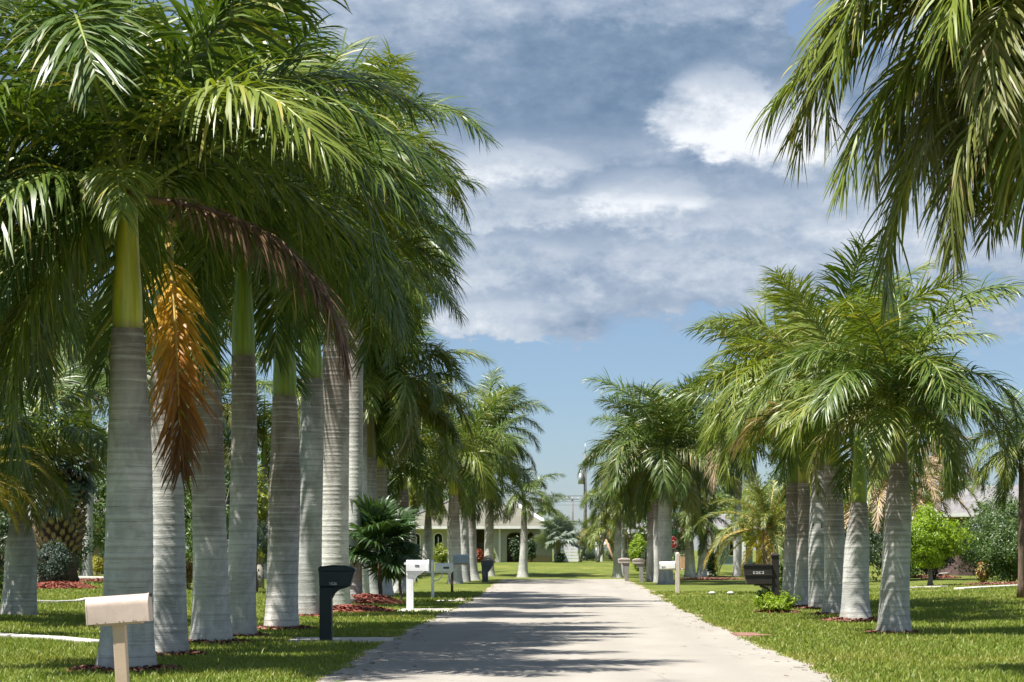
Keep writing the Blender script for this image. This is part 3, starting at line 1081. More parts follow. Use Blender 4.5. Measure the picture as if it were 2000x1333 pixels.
royal_palm(748, 1164, 914, 'royal palm with yellow-green shaft behind the first white mailbox', 26, 46, 22, n=25, fl=1.20, cs=2.5, seed=20, shaft='shaft_yellow', low=0.85, mats=('frond_pale', 'frond', 'frond'))
royal_palm(783, 1160, 955, 'short royal palm with flared pale foot left of the first white mailbox', 26, 46, 20, n=21, fl=1.02, cs=1.5, seed=21, shaft='shaft_yellow', low=0.9, mats=('frond_pale', 'frond', 'frond_pale'))
royal_palm(806, 1122, 990, 'small yellow-green palm before the left window of the end house', 17, 24, 12, n=15, fl=0.85, cs=1.2, seed=22, group='palms on the left lawns', shaft='shaft_yellow', low=0.9, mats=('frond_pale', 'frond_gold', 'frond_pale'))
royal_palm(834, 1120, 1000, 'slender small palm right of the first white mailbox', 16, 22, 11, n=15, fl=0.78, cs=1.2, seed=23, group='palms on the left lawns', shaft='shaft_yellow', low=0.9, mats=('frond_pale', 'frond_gold', 'frond_pale'))
royal_palm(889, 1140, 968, 'thick royal palm directly behind the pale blue mailbox', 24, 32, 18, n=24, fl=1.20, cs=1.9, seed=24, shaft='shaft_yellow', low=0.88, mats=('frond', 'frond_pale'))
royal_palm(908, 1137, 962, 'pinkish royal palm trunk squeezed between two grey ones, left of the slate mailbox', 16, 22, 13, n=22, fl=1.12, cs=2.1, seed=25, low=0.88, shaft='shaft_brown')
royal_palm(922, 1134, 1000, 'royal palm with flared foot just left of the slate mailbox', 19, 32, 14, n=23, fl=1.18, cs=2.4, seed=26, low=0.88, mats=('frond_far', 'frond_far', 'frond'))
royal_palm(955, 1126, 905, 'dark crowned royal palm rising behind the end of the left row', 16, 24, 13, n=24, fl=1.16, cs=1.8, seed=27, low=0.92, mats=('frond_far', 'frond_far', 'frond'))
royal_palm(1021, 1128, 1008, 'lone slim royal palm at the street end before the house arch', 14, 24, 10, n=14, fl=0.78, cs=1.35, seed=28, group='royal palms along the street', low=0.9, mats=('frond_far', 'frond', 'frond_far'))
# second row on the left lawns
royal_palm(36, 1203, 1000, 'royal palm at the left edge of the photo, flared pale trunk beside the bluish bush', 60, 72, 30, n=17, fl=0.98, cs=1.75, seed=31, group='palms on the left lawns', low=0.96)
royal_palm(287, 1150, 880, 'thin dark palm trunk seen between the two nearest royal palms', 17, 22, 14, n=17, fl=1.1, cs=1.7, seed=32, group='palms on the left lawns', mats=('frond_far', 'frond'))
royal_palm(516, 1130, 905, 'palm with flared whitish foot far behind the left row', 14, 26, 11, n=16, fl=1.1, cs=1.6, seed=33, group='palms on the left lawns', mats=('frond_far', 'frond_pale'))
royal_palm(170, 1128, 745, 'palm on the far left lawn before the cream house', 18, 24, 14, n=18, fl=1.25, cs=1.8, seed=34, group='palms on the left lawns', mats=('frond_far',))
royal_palm(-75, 1212, 690, 'palm whose dark fronds hang in from beyond the left edge', 50, 66, 36, n=24, fl=1.25, cs=1.6, seed=38, group='palms on the left lawns', mats=('frond_far', 'frond'))
royal_palm(300, 1120, 760, 'tall palm far behind the second trunk of the left row', 15, 20, 12, n=22, fl=1.5, cs=1.8, seed=39, group='palms on the left lawns', mats=('frond_far', 'frond'))
royal_palm(70, 1140, 800, 'tall palm behind the stout fan palm at far left', 24, 30, 20, n=19, fl=1.1, cs=1.8, seed=35, group='palms on the left lawns', mats=('frond_far', 'frond'))
royal_palm(420, 1128, 860, 'palm far back behind the pale royal trunk', 16, 22, 13, n=17, fl=1.25, cs=1.8, seed=36, group='palms on the left lawns', mats=('frond_far', 'frond'))
royal_palm(610, 1122, 880, 'palm far back behind the grey trunk by the green mailbox', 15, 22, 12, n=17, fl=1.2, cs=1.8, seed=37, group='palms on the left lawns', mats=('frond_far', 'frond_pale'))

# the orange dying frond and the dead brown one, both of the second palm
of = frond_geo(501, -46, 40, 3.55, n=120, Lmax=0.95, g=0.7, plume=30, wl=0.036, pw=0.5, spread=(56, 28), gvar=0.5, lvar=0.3, side_curve=4)
kk = F / y2
def local2(px, py, dy=0.0):
    return (at(px, y2) - x2, dy, zat(py, y2) - float(gz(x2, y2)))
o = add_frond(palm2, of, R(-72), M['frond_orange'], M['rachis_yellow'], local2(344, 488, -0.75), 1.04)
o['label'] = 'orange dying frond hanging straight down'
b_ = Vector(o.location)
MB().tube([(0.06, -0.10, b_.z + 0.42), (b_.x * 0.45 + 0.02, b_.y * 0.5, b_.z + 0.40), (b_.x * 0.85, b_.y * 0.88, b_.z + 0.20), b_], [0.075, 0.05, 0.04, 0.036], 8).build('petiole', M['rachis_yellow'], palm2)
df = frond_geo(502, -6, 80, 4.0, n=150, Lmax=0.92, g=2.2, plume=24, wl=0.034, pw=1.5, spread=(52, 22), gvar=0.4, lvar=0.3, side_curve=0, rad=0.045)
o = add_frond(palm1, df, R(-14), M['frond_brown'], M['rachis_brown'], (at(290, y1) - x1, -0.75, zat(402, y1) - float(gz(x1, y1))), 1.0)
o['label'] = 'dead dark brown frond arching over to the right'
b_ = Vector(o.location)
MB().tube([(0.06, -0.08, b_.z + 0.20), (b_.x * 0.5, b_.y * 0.5, b_.z + 0.16), b_], [0.085, 0.06, 0.05], 8).build('petiole', M['rachis_brown'], palm1)

# ------------------------------------------------------------------ the right row
royal_palm(2150, 1310, 120, 'nearest palm at top right, its ragged fronds hanging into the photo', 80, 108, 62, n=42, fl=1.36, cs=0.9, seed=41, Y=30.0, low=1.06, up=0.6, extra=((4, 175, 0.95), (5, 200, 0.9), (5, 230, 0.85), (6, 160, 0.95), (6, 215, 0.85), (3, 190, 0.9), (6, 250, 0.8), (7, 200, 0.8), (2, 182, 1.05), (1, 176, 1.08), (2, 200, 1.0), (3, 168, 1.0)),
           mats=('frond_pale', 'frond_old', 'frond_pale', 'frond_pale'), group='royal palms along the street')
royal_palm(1746, 1239, 904, 'straight grey royal palm standing alone at the right front of the right row', 52, 68, 40, n=22, fl=0.92, cs=1.3, seed=42, shaft='shaft_brown', low=0.66, mats=('frond', 'frond_pale'), mulch=0.5)
royal_palm(1672, 1214, 981, 'short royal palm with broad white foot and long green shaft', 44, 66, 32, n=20, fl=0.98, cs=2.1, seed=43, low=0.5, mats=('frond', 'frond_pale'), mulch=0.75)
royal_palm(1630, 1203, 908, 'mottled royal palm left of the short broad-footed one', 36, 52, 32, n=20, fl=1.08, cs=1.8, seed=44, shaft='shaft_yellow', low=0.48, mats=('frond', 'frond_pale'), mulch=0.55)
scarred, xsc, ysc, hsc = royal_palm(1599, 1192, 918, 'brownish royal palm with two dark scars in its trunk', 36, 40, 31, n=20, fl=1.14, cs=2.1, seed=45, shaft='shaft_brown', low=0.48, mats=('frond', 'frond_pale', 'frond_pale'), mulch=0.6)
for px, py, w, h in ((1594, 952, 0.10, 0.50), (1601, 1027, 0.13, 0.32), (1588, 1024, 0.12, 0.10), (1612, 1016, 0.14, 0.10)):
    bm_ = bmesh.new()
    bmesh.ops.create_icosphere(bm_, subdivisions=2, radius=1.0)
    for v in bm_.verts:
        k_ = 1 + 0.25 * math.sin(v.co.z * 7 + px) + 0.2 * math.sin(v.co.x * 9 + py)
        v.co = Vector((v.co.x * w / 2 * k_, v.co.y * 0.045, v.co.z * h / 2 * k_))
    me = bpy.data.meshes.new('scar'); bm_.to_mesh(me); bm_.free()
    me.materials.append(M['boot_dark'])
    dx_ = (px - 1599) * ysc / F
    place('scar', me, None, scarred, (dx_, -math.sqrt(max(0.02, 0.262 ** 2 - dx_ ** 2)), zat(py, ysc)))
royal_palm(1567, 1187, 942, 'slim striped royal palm second from the dark mailbox', 26, 42, 23, n=19, fl=1.1, cs=1.9, seed=46, shaft='shaft_yellow', low=0.5, mats=('frond_pale', 'frond', 'frond_pale'), mulch=0.5)
royal_palm(1544, 1181, 943, 'grey royal palm closest to the dark mailbox post', 28, 36, 25, n=19, fl=1.12, cs=1.9, seed=47, low=0.56, mats=('frond_pale', 'frond', 'frond_pale'))
royal_palm(1301, 1142, 944, 'sturdy royal palm behind the white mailbox on the right', 25, 34, 21, n=29, fl=1.31, cs=1.45, seed=48, shaft='shaft_yellow', mats=('frond_far', 'frond_far', 'frond'))
royal_palm(1285, 1138, 975, 'white-streaked royal palm left of the sturdy one', 12, 18, 10, n=25, fl=1.23, cs=2.2, seed=49, mats=('frond_far', 'frond'))
royal_palm(1275, 1137, 985, 'flared grey royal palm right of the stone-grey mailboxes', 18, 26, 13, n=25, fl=1.18, cs=2.4, seed=50, mats=('frond_far', 'frond'))
royal_palm(1267, 1134, 1000, 'dark thin royal palm nearest the clipped lime bush', 10, 14, 9, n=19, fl=0.96, cs=1.4, seed=51, mats=('frond_far', 'frond'))
royal_palm(1206, 1129, 1012, 'royal palm with flared dark foot left of the stone-grey mailboxes', 13, 22, 10, n=18, fl=0.85, cs=1.3, seed=52, shaft='shaft_brown', mats=('frond_far', 'frond', 'frond_pale'), oldcol=('frond_yellow', 'frond_old'))
royal_palm(1216, 1124, 992, 'thin pale palm trunk just behind the flared dark foot', 6, 9, 6, n=12, fl=0.85, cs=1.2, seed=53, group='palms on the right lawns', mats=('frond_far', 'frond'))
royal_palm(1348, 1128, 1032, 'smooth pale palm on the right lawn, left of a pair', 17, 24, 13, n=15, fl=0.78, cs=0.9, seed=54, group='palms on the right lawns', shaft='shaft_yellow', mats=('frond_pale', 'frond', 'frond_gold'))
royal_palm(1370, 1128, 1044, 'greenish palm on the right lawn, right of a pair', 13, 24, 11, n=14, fl=0.75, cs=0.9, seed=55, group='palms on the right lawns', shaft='shaft_brown', mats=('frond', 'frond_far'), oldcol=('frond_tan',))
royal_palm(1440, 1126, 905, 'dark crowned palm behind the arching date palm', 14, 20, 12, n=17, fl=1.1, cs=1.5, seed=56, group='palms on the right lawns', mats=('frond_far', 'frond'))
royal_palm(1388, 1124, 930, 'palm behind the pair of pale trunks on the right', 12, 18, 11, n=16, fl=1.05, cs=1.5, seed=58, group='palms on the right lawns', mats=('frond_far', 'frond'))

def thin_palm(px, py0, Y, crown_py, label, fl, seed, mats, tm='bark_brown', lean_px=0, n=14, low=1.0, group='palms on the right lawns', rad=0.11, x0=None):
    x = at(px, Y); z0 = float(gz(x, Y))
    root = empty('feather_palm', (x, Y, z0 - 0.03), label, 'palm tree', group)
    H = zat(crown_py, Y) - z0
    dx = lean_px * Y / F
    t = MB()
    pts = [(dx * (q ** 1.2), 0.0, H * q) for q in [i / 10 for i in range(11)]]
    t.tube(pts, [rad * (1.5 if i == 0 else 1.0 - 0.03 * i) for i in range(11)], 12)
    t.build('trunk', M[tm], root)
    r = random.Random(seed)
    yaw = r.uniform(0, 6)
    for i in range(n):
        ci = min(7, int((i + 0.5) / n * 8 * low))
        yaw += 2.4 + r.uniform(-.2, .2)
        mk = mats[r.randrange(len(mats))]
        add_frond(root, ROYAL[ci][r.randrange(5)], yaw, M[mk], M['rachis'] if mk != 'frond_tan' else M['rachis_brown'], (dx, 0, H - 0.02), fl * r.uniform(.9, 1.1), r.uniform(-.2, .2))
    return root


thin_palm(1995, 1140, 70, 872, 'brown-trunked palm at the right edge of the photo', 0.62, 61, ('frond_pale', 'frond', 'frond'), n=18)
thin_palm(1168, 1106, 168, 1030, 'leaning thin palm with a yellowing crown by the wire fence', 0.72, 62, ('frond_gold', 'frond_pale', 'frond_yellow'), tm='bark_grey', lean_px=18, n=14, low=0.95)
thin_palm(1133, 1100, 172, 1040, 'low leaning palm left of the wire fence gate', 0.55, 63, ('frond_far', 'frond_gold'), tm='bark_grey', lean_px=22, n=12)
thin_palm(1065, 1080, 240, 1000, 'distant palm showing over the house roof end', 0.85, 64, ('frond_far',), n=13, low=0.85)
thin_palm(1860, 1080, 135, 905, 'slanting palm far behind the round lime tree', 0.9, 65, ('frond_far', 'frond_tan'), tm='bark_grey', lean_px=-22, n=13)

# ------------------------------------------------------------------ date palms
DATE = [[frond_geo(300 + c * 10 + k, e, d, 2.6, n=95, Lmax=0.36, g=0.55, plume=20, wl=0.024, lift=26, spread=(62, 30), pw=1.4, gvar=0.3, rad=0.026) for k in range(2)]
        for c, (e, d) in enumerate(((78, 70), (60, 85), (42, 95), (24, 98), (6, 85), (-16, 62)))]


def date_palm(px, Y, crown_py, label, fl, seed, mats, old, n=30, rad=0.2, yaw_bias=None, group='date palms', low=1.0):
    x = at(px, Y); z0 = float(gz(x, Y))
    root = empty('date_palm', (x, Y, z0 - 0.03), label, 'palm tree', group)
    H = zat(crown_py, Y) - z0
    t = MB()
    zs = np.linspace(0, H, 14)
    t.tube([(0, 0, z) for z in zs], [rad * (1.25 if i == 0 else 1.0 + 0.10 * (i % 2)) for i in range(14)], 14)
    t.build('trunk', M['boot'], root)
    r = random.Random(seed)
    yaw = r.uniform(0, 6)
    for i in range(n):
        q = (i + 0.5) / n
        ci = min(5, int(q * 6 * low))
        yaw += 2.4 + r.uniform(-.2, .2)
        mk = mats[r.randrange(len(mats))]
        if q > 0.72: mk = old[r.randrange(len(old))]
        add_frond(root, DATE[ci][r.randrange(2)], yaw, M[mk], M['rachis_yellow'], (0, 0, H - 0.1), fl * r.uniform(.88, 1.08), r.uniform(-.15, .15))
    return root


date_palm(1500, 88, 1030, 'arching date palm with yellow lower fronds behind the dark mailbox', 1.12, 71, ('frond_date',), ('frond_date_old', 'frond_date'), n=44)
date_palm(-62, 44, 925, 'gold-green date palm whose fronds droop in at the left edge', 0.62, 72, ('frond_gold',), ('frond_gold', 'frond_yellow'), n=30, rad=0.14)
date_palm(1742, 106, 940, 'withered tan date palm behind the lone right royal palm', 1.75, 73, ('frond_tan', 'frond_tan', 'frond_date'), ('frond_tan',), n=40, low=1.05)

# ------------------------------------------------------------------ fan palms
def fan_leaf(seed, rad, pet, nseg=38, arc=270, droop=0.5, w=0.05):
    """one palmate leaf pointing along +X: petiole and pleated fan with free drooping tips"""
    r = np.random.default_rng(seed)
    m = MB()
    m.tube([(0, 0, 0), (pet * 0.5, 0, pet * 0.05), (pet, 0, 0)], [0.022, 0.017, 0.012], 5)
    ts = (0.0, 0.35, 0.62, 0.84, 1.0)
    ws = (0.12, 0.75, 1.0, 0.55, 0.0)
    for i in range(nseg):
        a = R(-arc / 2 + arc * i / (nseg - 1)) + r.normal(0, 0.012)
        L = rad * (0.80 + 0.20 * math.cos(a * 0.55)) * r.uniform(0.92, 1.05)
        d = Vector((math.cos(a), math.sin(a), 0.10 + 0.22 * abs(math.sin(a))))
        sd = Vector((-math.sin(a), math.cos(a), 0))
        W = rad * 0.62 * R(arc / (nseg - 1)) * 0.56
        dz = droop * r.uniform(0.5, 1.4)
        b = []
        for t, wk in zip(ts, ws):
            p = Vector((pet, 0, 0)) + d * (L * t) + Vector((0, 0, -dz * L * max(0, t - 0.45) ** 2 * 1.7))
            tw = sd * (W * wk) + Vector((0, 0, W * wk * 0.55 * (1 if i % 2 else -1)))
            b.append((p - tw, p + tw, p))
        vs, fs = [], []
        for k in range(4):
            vs += [b[k][0], b[k][1]]
        vs.append(b[4][2])
        fs = [(0, 1, 3, 2), (2, 3, 5, 4), (4, 5, 7, 6), (6, 7, 8)]
        m.add(vs, fs, False)
    me = m.mesh('fan_leaf')
    return me


FANS = [fan_leaf(k, 0.75, 0.75, droop=0.35 + 0.2 * k) for k in range(4)]


def fan_palm(px, Y, crown_py, label, scale, seed, mat, n=24, rad=0.12, tm='bark_brown', group=None, elev=(80, -40), trunk=True, droopy=0.0):
    x = at(px, Y); z0 = float(gz(x, Y))
    root = empty('fan_palm', (x, Y, z0 - 0.03), label, 'palm tree', group)
    H = zat(crown_py, Y) - z0
    if trunk:
        t = MB()
        t.tube([(0.02 * math.sin(i), 0, H * i / 9) for i in range(10)], [rad * (1.2 if i == 0 else 1 - 0.015 * i) for i in range(10)], 12)
        t.build('trunk', M[tm], root)
    r = random.Random(seed)
    yaw = r.uniform(0, 6)
    for i in range(n):
        q = (i + 0.5) / n
        yaw += 2.4 + r.uniform(-.25, .25)
        el = R(elev[0] + (elev[1] - elev[0]) * q + r.uniform(-8, 8))
        s = scale * r.uniform(.68, 1.12)
        o = place('fan_leaf', FANS[r.randrange(4)], M[mat], root, (0, 0, H), (0, 0, 0), s)
        o.rotation_euler = (Matrix.Rotation(yaw, 3, 'Z') @ Matrix.Rotation(-el, 3, 'Y') @ Matrix.Rotation(r.uniform(-.7, .7), 3, 'X')).to_euler()
    return root


fan_palm(742, 73, 1072, 'dark green fan palm on red mulch between green and white mailboxes', 1.22, 81, 'fan', n=36, rad=0.07, elev=(88, -38))
fan_palm(782, 76, 1110, 'small fan palm sprouting beside the larger one', 0.62, 82, 'fan', n=16, rad=0.05, elev=(80, -30))
fan_palm(1090, 165, 1050, 'silver fan palm beside the white slatted wall', 1.25, 83, 'fan_silver', n=26, rad=0.2, tm='bark_grey', elev=(85, -35))
fan_palm(498, 86, 1062, 'silvery fan palm peeping between two trunks of the left row', 0.85, 84, 'fan_silver', n=22, rad=0.1)
fp = fan_palm(115, 92, 915, 'stout fan palm with criss-cross leaf boots behind the bluish bush', 1.55, 85, 'fan_grey', n=34, rad=0.72, tm='boot_dark', elev=(70, -62))
bm = MB()
bm.add([(0, 0, 0), (0.10, -0.08, 0.10), (0.17, 0, 0.16), (0.10, 0.08, 0.10), (0.20, -0.05, 0.24), (0.20, 0.05, 0.24), (0.03, 0, 0.22)],
       [(0, 1, 2), (0, 2, 3), (1, 4, 2), (2, 5, 3), (2, 4, 5), (1, 6, 4), (3, 5, 6), (4, 6, 5)])
boot = bm.mesh('boot')
Hf = zat(915, 92) - 0.3
for i in range(190):
    a = i * 2.39996
    z = Hf * (0.30 + 0.68 * i / 190)
    rr = 0.68 + 0.18 * math.sin(math.pi * i / 190)
    place('boot', boot, M['boot'], fp, (rr * math.cos(a), rr * math.sin(a), z - 0.2), (0, 0, a), random.Random(i).uniform(1.15, 1.5))
# ------------------------------------------------------------------ shrubs and broadleaf trees
def foliage_mesh(seed, rx, ry, rz, nclump, per, leaf, clump_r, zc=0.0, flat=0.0, shell=0.35):
    """leaf-sized faces gathered in clumps through an uneven volume"""
    r = np.random.default_rng(seed)
    d = r.normal(0, 1, (nclump, 3)); d /= np.linalg.norm(d, axis=1)[:, None]
    rad = r.uniform(shell, 1.0, nclump) ** 0.6
    lob = 1 + 0.18 * np.sin(d[:, 0] * 5 + seed) + 0.14 * np.sin(d[:, 1] * 6 + seed * 2) + 0.12 * np.sin(d[:, 2] * 5 + 1)
    c = d * (rad * lob)[:, None] * np.array([rx, ry, rz])
    if flat:
        c[:, 2] = np.maximum(c[:, 2], -rz * flat)
    c[:, 2] += zc
    N = nclump * per
    cc = np.repeat(c, per, 0)
    dd = np.repeat(d, per, 0)
    off = r.normal(0, 1, (N, 3)); off /= np.linalg.norm(off, axis=1)[:, None]
    off *= (clump_r * r.uniform(0.15, 1.0, N) ** 0.5)[:, None]
    p = cc + off
    nrm = dd * 0.5 + off / clump_r * 0.7 + np.array([0, 0, 0.45]) + r.normal(0, 0.45, (N, 3))
    nrm /= np.linalg.norm(nrm, axis=1)[:, None]
    t = np.cross(nrm, r.normal(0, 1, (N, 3))); t /= np.linalg.norm(t, axis=1)[:, None]
    t[:, 2] -= 0.25
    b = np.cross(nrm, t)
    L = leaf * r.uniform(0.6, 1.25, N)
    W = L * 0.42
    v = np.zeros((N, 4, 3))
    v[:, 0] = p - t * (L / 2)[:, None]
    v[:, 1] = p + b * (W / 2)[:, None] + nrm * (W * 0.2)[:, None]
    v[:, 2] = p + t * (L / 2)[:, None]
    v[:, 3] = p - b * (W / 2)[:, None] + nrm * (W * 0.2)[:, None]
    i = np.arange(N)[:, None] * 4
    tr = np.concatenate([i + np.array([0, 1, 2]), i + np.array([0, 2, 3])])
    return np_mesh('foliage', v.reshape(-1, 3), None, tr, smooth=False)


def shrub(x, Y, w, h, label, mat, seed, leaf=0.09, name='shrub', cat='shrub', group=None, dens=1.0, depth=None, clump=None, stems=True, z0=None):
    z0 = float(gz(x, Y)) if z0 is None else z0
    root = empty(name, (x, Y, z0), label, cat, group)
    dp = depth or w * 0.9
    cr = clump or max(leaf * 2.0, min(w, h) * 0.13)
    area = w * dp + (w + dp) * h
    ncl = int(min(420, max(24, dens * area / (cr * cr) * 0.55)))
    per = int(min(60, max(14, (cr / leaf) ** 2 * 9)))
    me = foliage_mesh(seed, max(w / 2 - cr * .6, .05), max(dp / 2 - cr * .6, .05), max(h / 2 - cr * .5, .05), ncl, per, leaf, cr, h / 2 + cr * 0.1, 0.95)
    place('foliage', me, M[mat], root)
    if stems:
        r = random.Random(seed)
        m = MB()
        for k in range(7):
            a = r.uniform(0, 6.28)
            q = r.uniform(0.15, 0.35)
            m.tube([(0.06 * math.cos(a), 0.06 * math.sin(a), -0.03), (w * q * .5 * math.cos(a), dp * q * .5 * math.sin(a), h * 0.35), (w * q * math.cos(a), dp * q * math.sin(a), h * 0.7)], [0.02, 0.014, 0.005], 5)
        m.build('stem', M['bark_brown'], root)
    return root


def shrub_px(px0, px1, py_top, py_base, label, mat, seed, Y=None, **kw):
    pc = (px0 + px1) / 2
    if Y is None:
        x, Y, z0 = ground_at(pc, py_base)
    x = at(pc, Y); z0 = float(gz(x, Y))
    w = (px1 - px0) * Y / F
    return shrub(x, Y, w, zat(py_top, Y) - z0, label, mat, seed, **kw)


def broad_tree(x, Y, w, h, trunk_h, label, mat, seed, leaf=0.16, dens=1.0, group=None, rad=0.14, name='broadleaf_tree', tm='bark_grey', z0=None, clump=None):
    z0 = float(gz(x, Y)) if z0 is None else z0
    root = empty(name, (x, Y, z0 - 0.03), label, 'tree', group)
    r = random.Random(seed)
    ch = h - trunk_h * 0.75
    m = MB()
    m.tube([(0, 0, 0), (0.03, 0.02, trunk_h * 0.5), (0, 0, trunk_h)], [rad * 1.35, rad, rad * 0.85], 10)
    for k in range(9):
        a = k * 2.4 + r.uniform(-.3, .3)
        q = r.uniform(0.22, 0.40)
        m.tube([(0, 0, trunk_h * r.uniform(0.75, 1.0)), (w * q * .45 * math.cos(a), w * q * .45 * math.sin(a), trunk_h + ch * 0.22),
                (w * q * math.cos(a), w * q * math.sin(a), trunk_h + ch * r.uniform(0.4, 0.7))], [rad * 0.5, rad * 0.3, rad * 0.08], 6)
    m.build('trunk', M[tm], root)
    cr = clump or max(leaf * 1.8, min(w, ch) * 0.10)
    ncl = int(min(520, max(40, dens * 1.1 * w * ch * 2.2 / (cr * cr) * 0.4)))
    per = int(min(60, max(16, (cr / leaf) ** 2 * 9)))
    me = foliage_mesh(seed, w / 2 - cr * .5, w / 2 - cr * .5, ch / 2 - cr * .4, ncl, per, leaf, cr, h - ch / 2, 0.8)
    place('crown', me, M[mat], root)
    return root


def tree_px(px0, px1, py_top, Y, label, mat, seed, trunk_h=1.5, **kw):
    x = at((px0 + px1) / 2, Y)
    z0 = float(gz(x, Y))
    return broad_tree(x, Y, (px1 - px0) * Y / F, zat(py_top, Y) - z0, trunk_h, label, mat, seed, **kw)


# left garden
shrub_px(52, 148, 1052, 1150, 'dense bluish-green round bush on red mulch at far left', 'leaf_blue', 201, leaf=0.085, dens=1.5)
sx, sy, _ = ground_at(100, 1150)
mulch_bed(sx + 0.4, sy - 0.3, 1.2, 1.15, 0.24, 'mulch_chip', 0, 3, 'mound of brick-red mulch under the bluish bush')
shrub_px(-40, 12, 1090, 1195, 'small bright leafed bush cut by the left edge of the photo', 'leaf_mid', 202, leaf=0.1)
shrub_px(142, 178, 1075, 1128, 'light green bush right of the bluish bush', 'leaf_mid', 203, leaf=0.10)
shrub_px(176, 206, 1084, 1124, 'yellow leaved shrub before the cream house wall', 'leaf_yellow', 204, leaf=0.12)
shrub_px(292, 304, 1088, 1128, 'yellow shrub glimpsed between the first two royal palms', 'leaf_yellow', 205, leaf=0.12)
shrub_px(300, 402, 1070, 1142, 'green hedge behind the first royal palm trunks', 'leaf_mid', 206, leaf=0.12)
shrub_px(352, 386, 1085, 1150, 'orange and green croton shrub between second and third trunk', 'leaf_croton', 207, leaf=0.12)
shrub_px(480, 520, 1068, 1150, 'dark rounded bush under the silvery fan palm', 'leaf_dark', 208, leaf=0.1)
shrub_px(560, 660, 1075, 1128, 'low green hedge far behind the green mailbox', 'leaf_mid', 209, leaf=0.14)
tree_px(470, 545, 905, 92, 'yellow-green ornamental tree behind the brownish royal palm', 'leaf_ylgreen', 210, trunk_h=1.0, leaf=0.17, dens=1.2)
tree_px(345, 470, 880, 104, 'mid green tree behind the third royal palm', 'leaf_mid', 211, trunk_h=1.2, leaf=0.2)
tree_px(190, 310, 930, 100, 'green tree behind the first royal palm', 'leaf_mid', 212, trunk_h=1.2, leaf=0.2)
tree_px(-60, 120, 850, 112, 'dark broad tree at the far left behind the fan palm', 'leaf_dark', 213, trunk_h=1.8, leaf=0.22)
tree_px(560, 690, 870, 116, 'green tree far behind the green mailbox', 'leaf_mid', 214, trunk_h=1.5, leaf=0.22)
tree_px(640, 800, 930, 135, 'dense dark tree behind the left fan palm', 'leaf_dark', 215, trunk_h=1.3, leaf=0.24)
tree_px(780, 900, 930, 205, 'green tree showing over the left roof of the end house', 'leaf_mid', 216, trunk_h=2, leaf=0.34)
shrub_px(845, 880, 1064, 1101, 'yellow-green bush under the left window of the end house', 'leaf_ylgreen', 217, Y=160, leaf=0.22)
shrub_px(929, 941, 1074, 1098, 'reddish shrub by the door of the end house', 'leaf_red', 218, Y=164, leaf=0.18)
shrub_px(954, 966, 1076, 1100, 'tiny yellow-green potted shrub by the garage wall of the end house', 'leaf_ylgreen', 219, Y=163, leaf=0.16)
shrub_px(992, 1018, 1048, 1098, 'climbing shrub standing in the house arch', 'leaf_dark', 220, Y=167.0, leaf=0.18, dens=0.35, depth=0.7)
shrub_px(1030, 1046, 1052, 1090, 'dark shrub in the right opening of the end house', 'leaf_dark', 221, Y=166.5, leaf=0.18, dens=0.7, depth=0.5)
shrub_px(1081, 1107, 1082, 1101, 'low dark plants round the foot of the silver fan palm', 'leaf_dark', 222, Y=164, leaf=0.15)
# planting that closes the left gardens
for i, (a_, b_, t_, base, Yh, mt, lab) in enumerate((
        (180, 300, 1035, 1128, 106, 'leaf_dark', 'dark hedge behind the thick front royal palm'),
        (296, 420, 1010, 1130, 108, 'leaf_mid', 'tall leafy hedge between the second and third trunks'),
        (410, 540, 1015, 1128, 110, 'leaf_dark', 'dark leafy hedge behind the fourth trunk'),
        (530, 660, 1000, 1125, 112, 'leaf_mid', 'tall hedge left of the green mailbox'),
        (640, 790, 1010, 1122, 118, 'leaf_dark', 'dark hedge behind the left fan palm'),
        (-60, 70, 1000, 1140, 98, 'leaf_dark', 'dark hedge at the far left edge'),
        (60, 190, 985, 1128, 104, 'leaf_dark', 'dark shrub mass behind the stout fan palm'))):
    shrub_px(a_, b_, t_, base, lab, mt, 700 + i, Y=Yh, leaf=0.17, depth=1.6)
for i, (a_, b_, t_, Yh, mt, lab) in enumerate((
        (-120, 110, 790, 120, 'leaf_dark', 'tall dark tree filling the far left background'),
        (130, 320, 800, 126, 'leaf_mid', 'tall green tree behind the thick front royal palm'),
        (300, 500, 790, 130, 'leaf_dark', 'tall dark tree behind the second and third trunks'),
        (480, 660, 800, 134, 'leaf_mid', 'tall green tree left of the green mailbox'),
        (640, 800, 860, 140, 'leaf_mid', 'tall green tree behind the white mailboxes'),
        (1330, 1480, 900, 175, 'leaf_mid', 'tall green tree left of the date palm'),
        (1460, 1640, 880, 170, 'leaf_dark', 'tall dark tree behind the grey trunks of the right row'),
        (1620, 1780, 900, 165, 'leaf_mid', 'tall green tree right of the mottled trunk'))):
    tree_px(a_, b_, t_, Yh, lab, mt, 720 + i, trunk_h=1.2, leaf=0.26, dens=1.3)
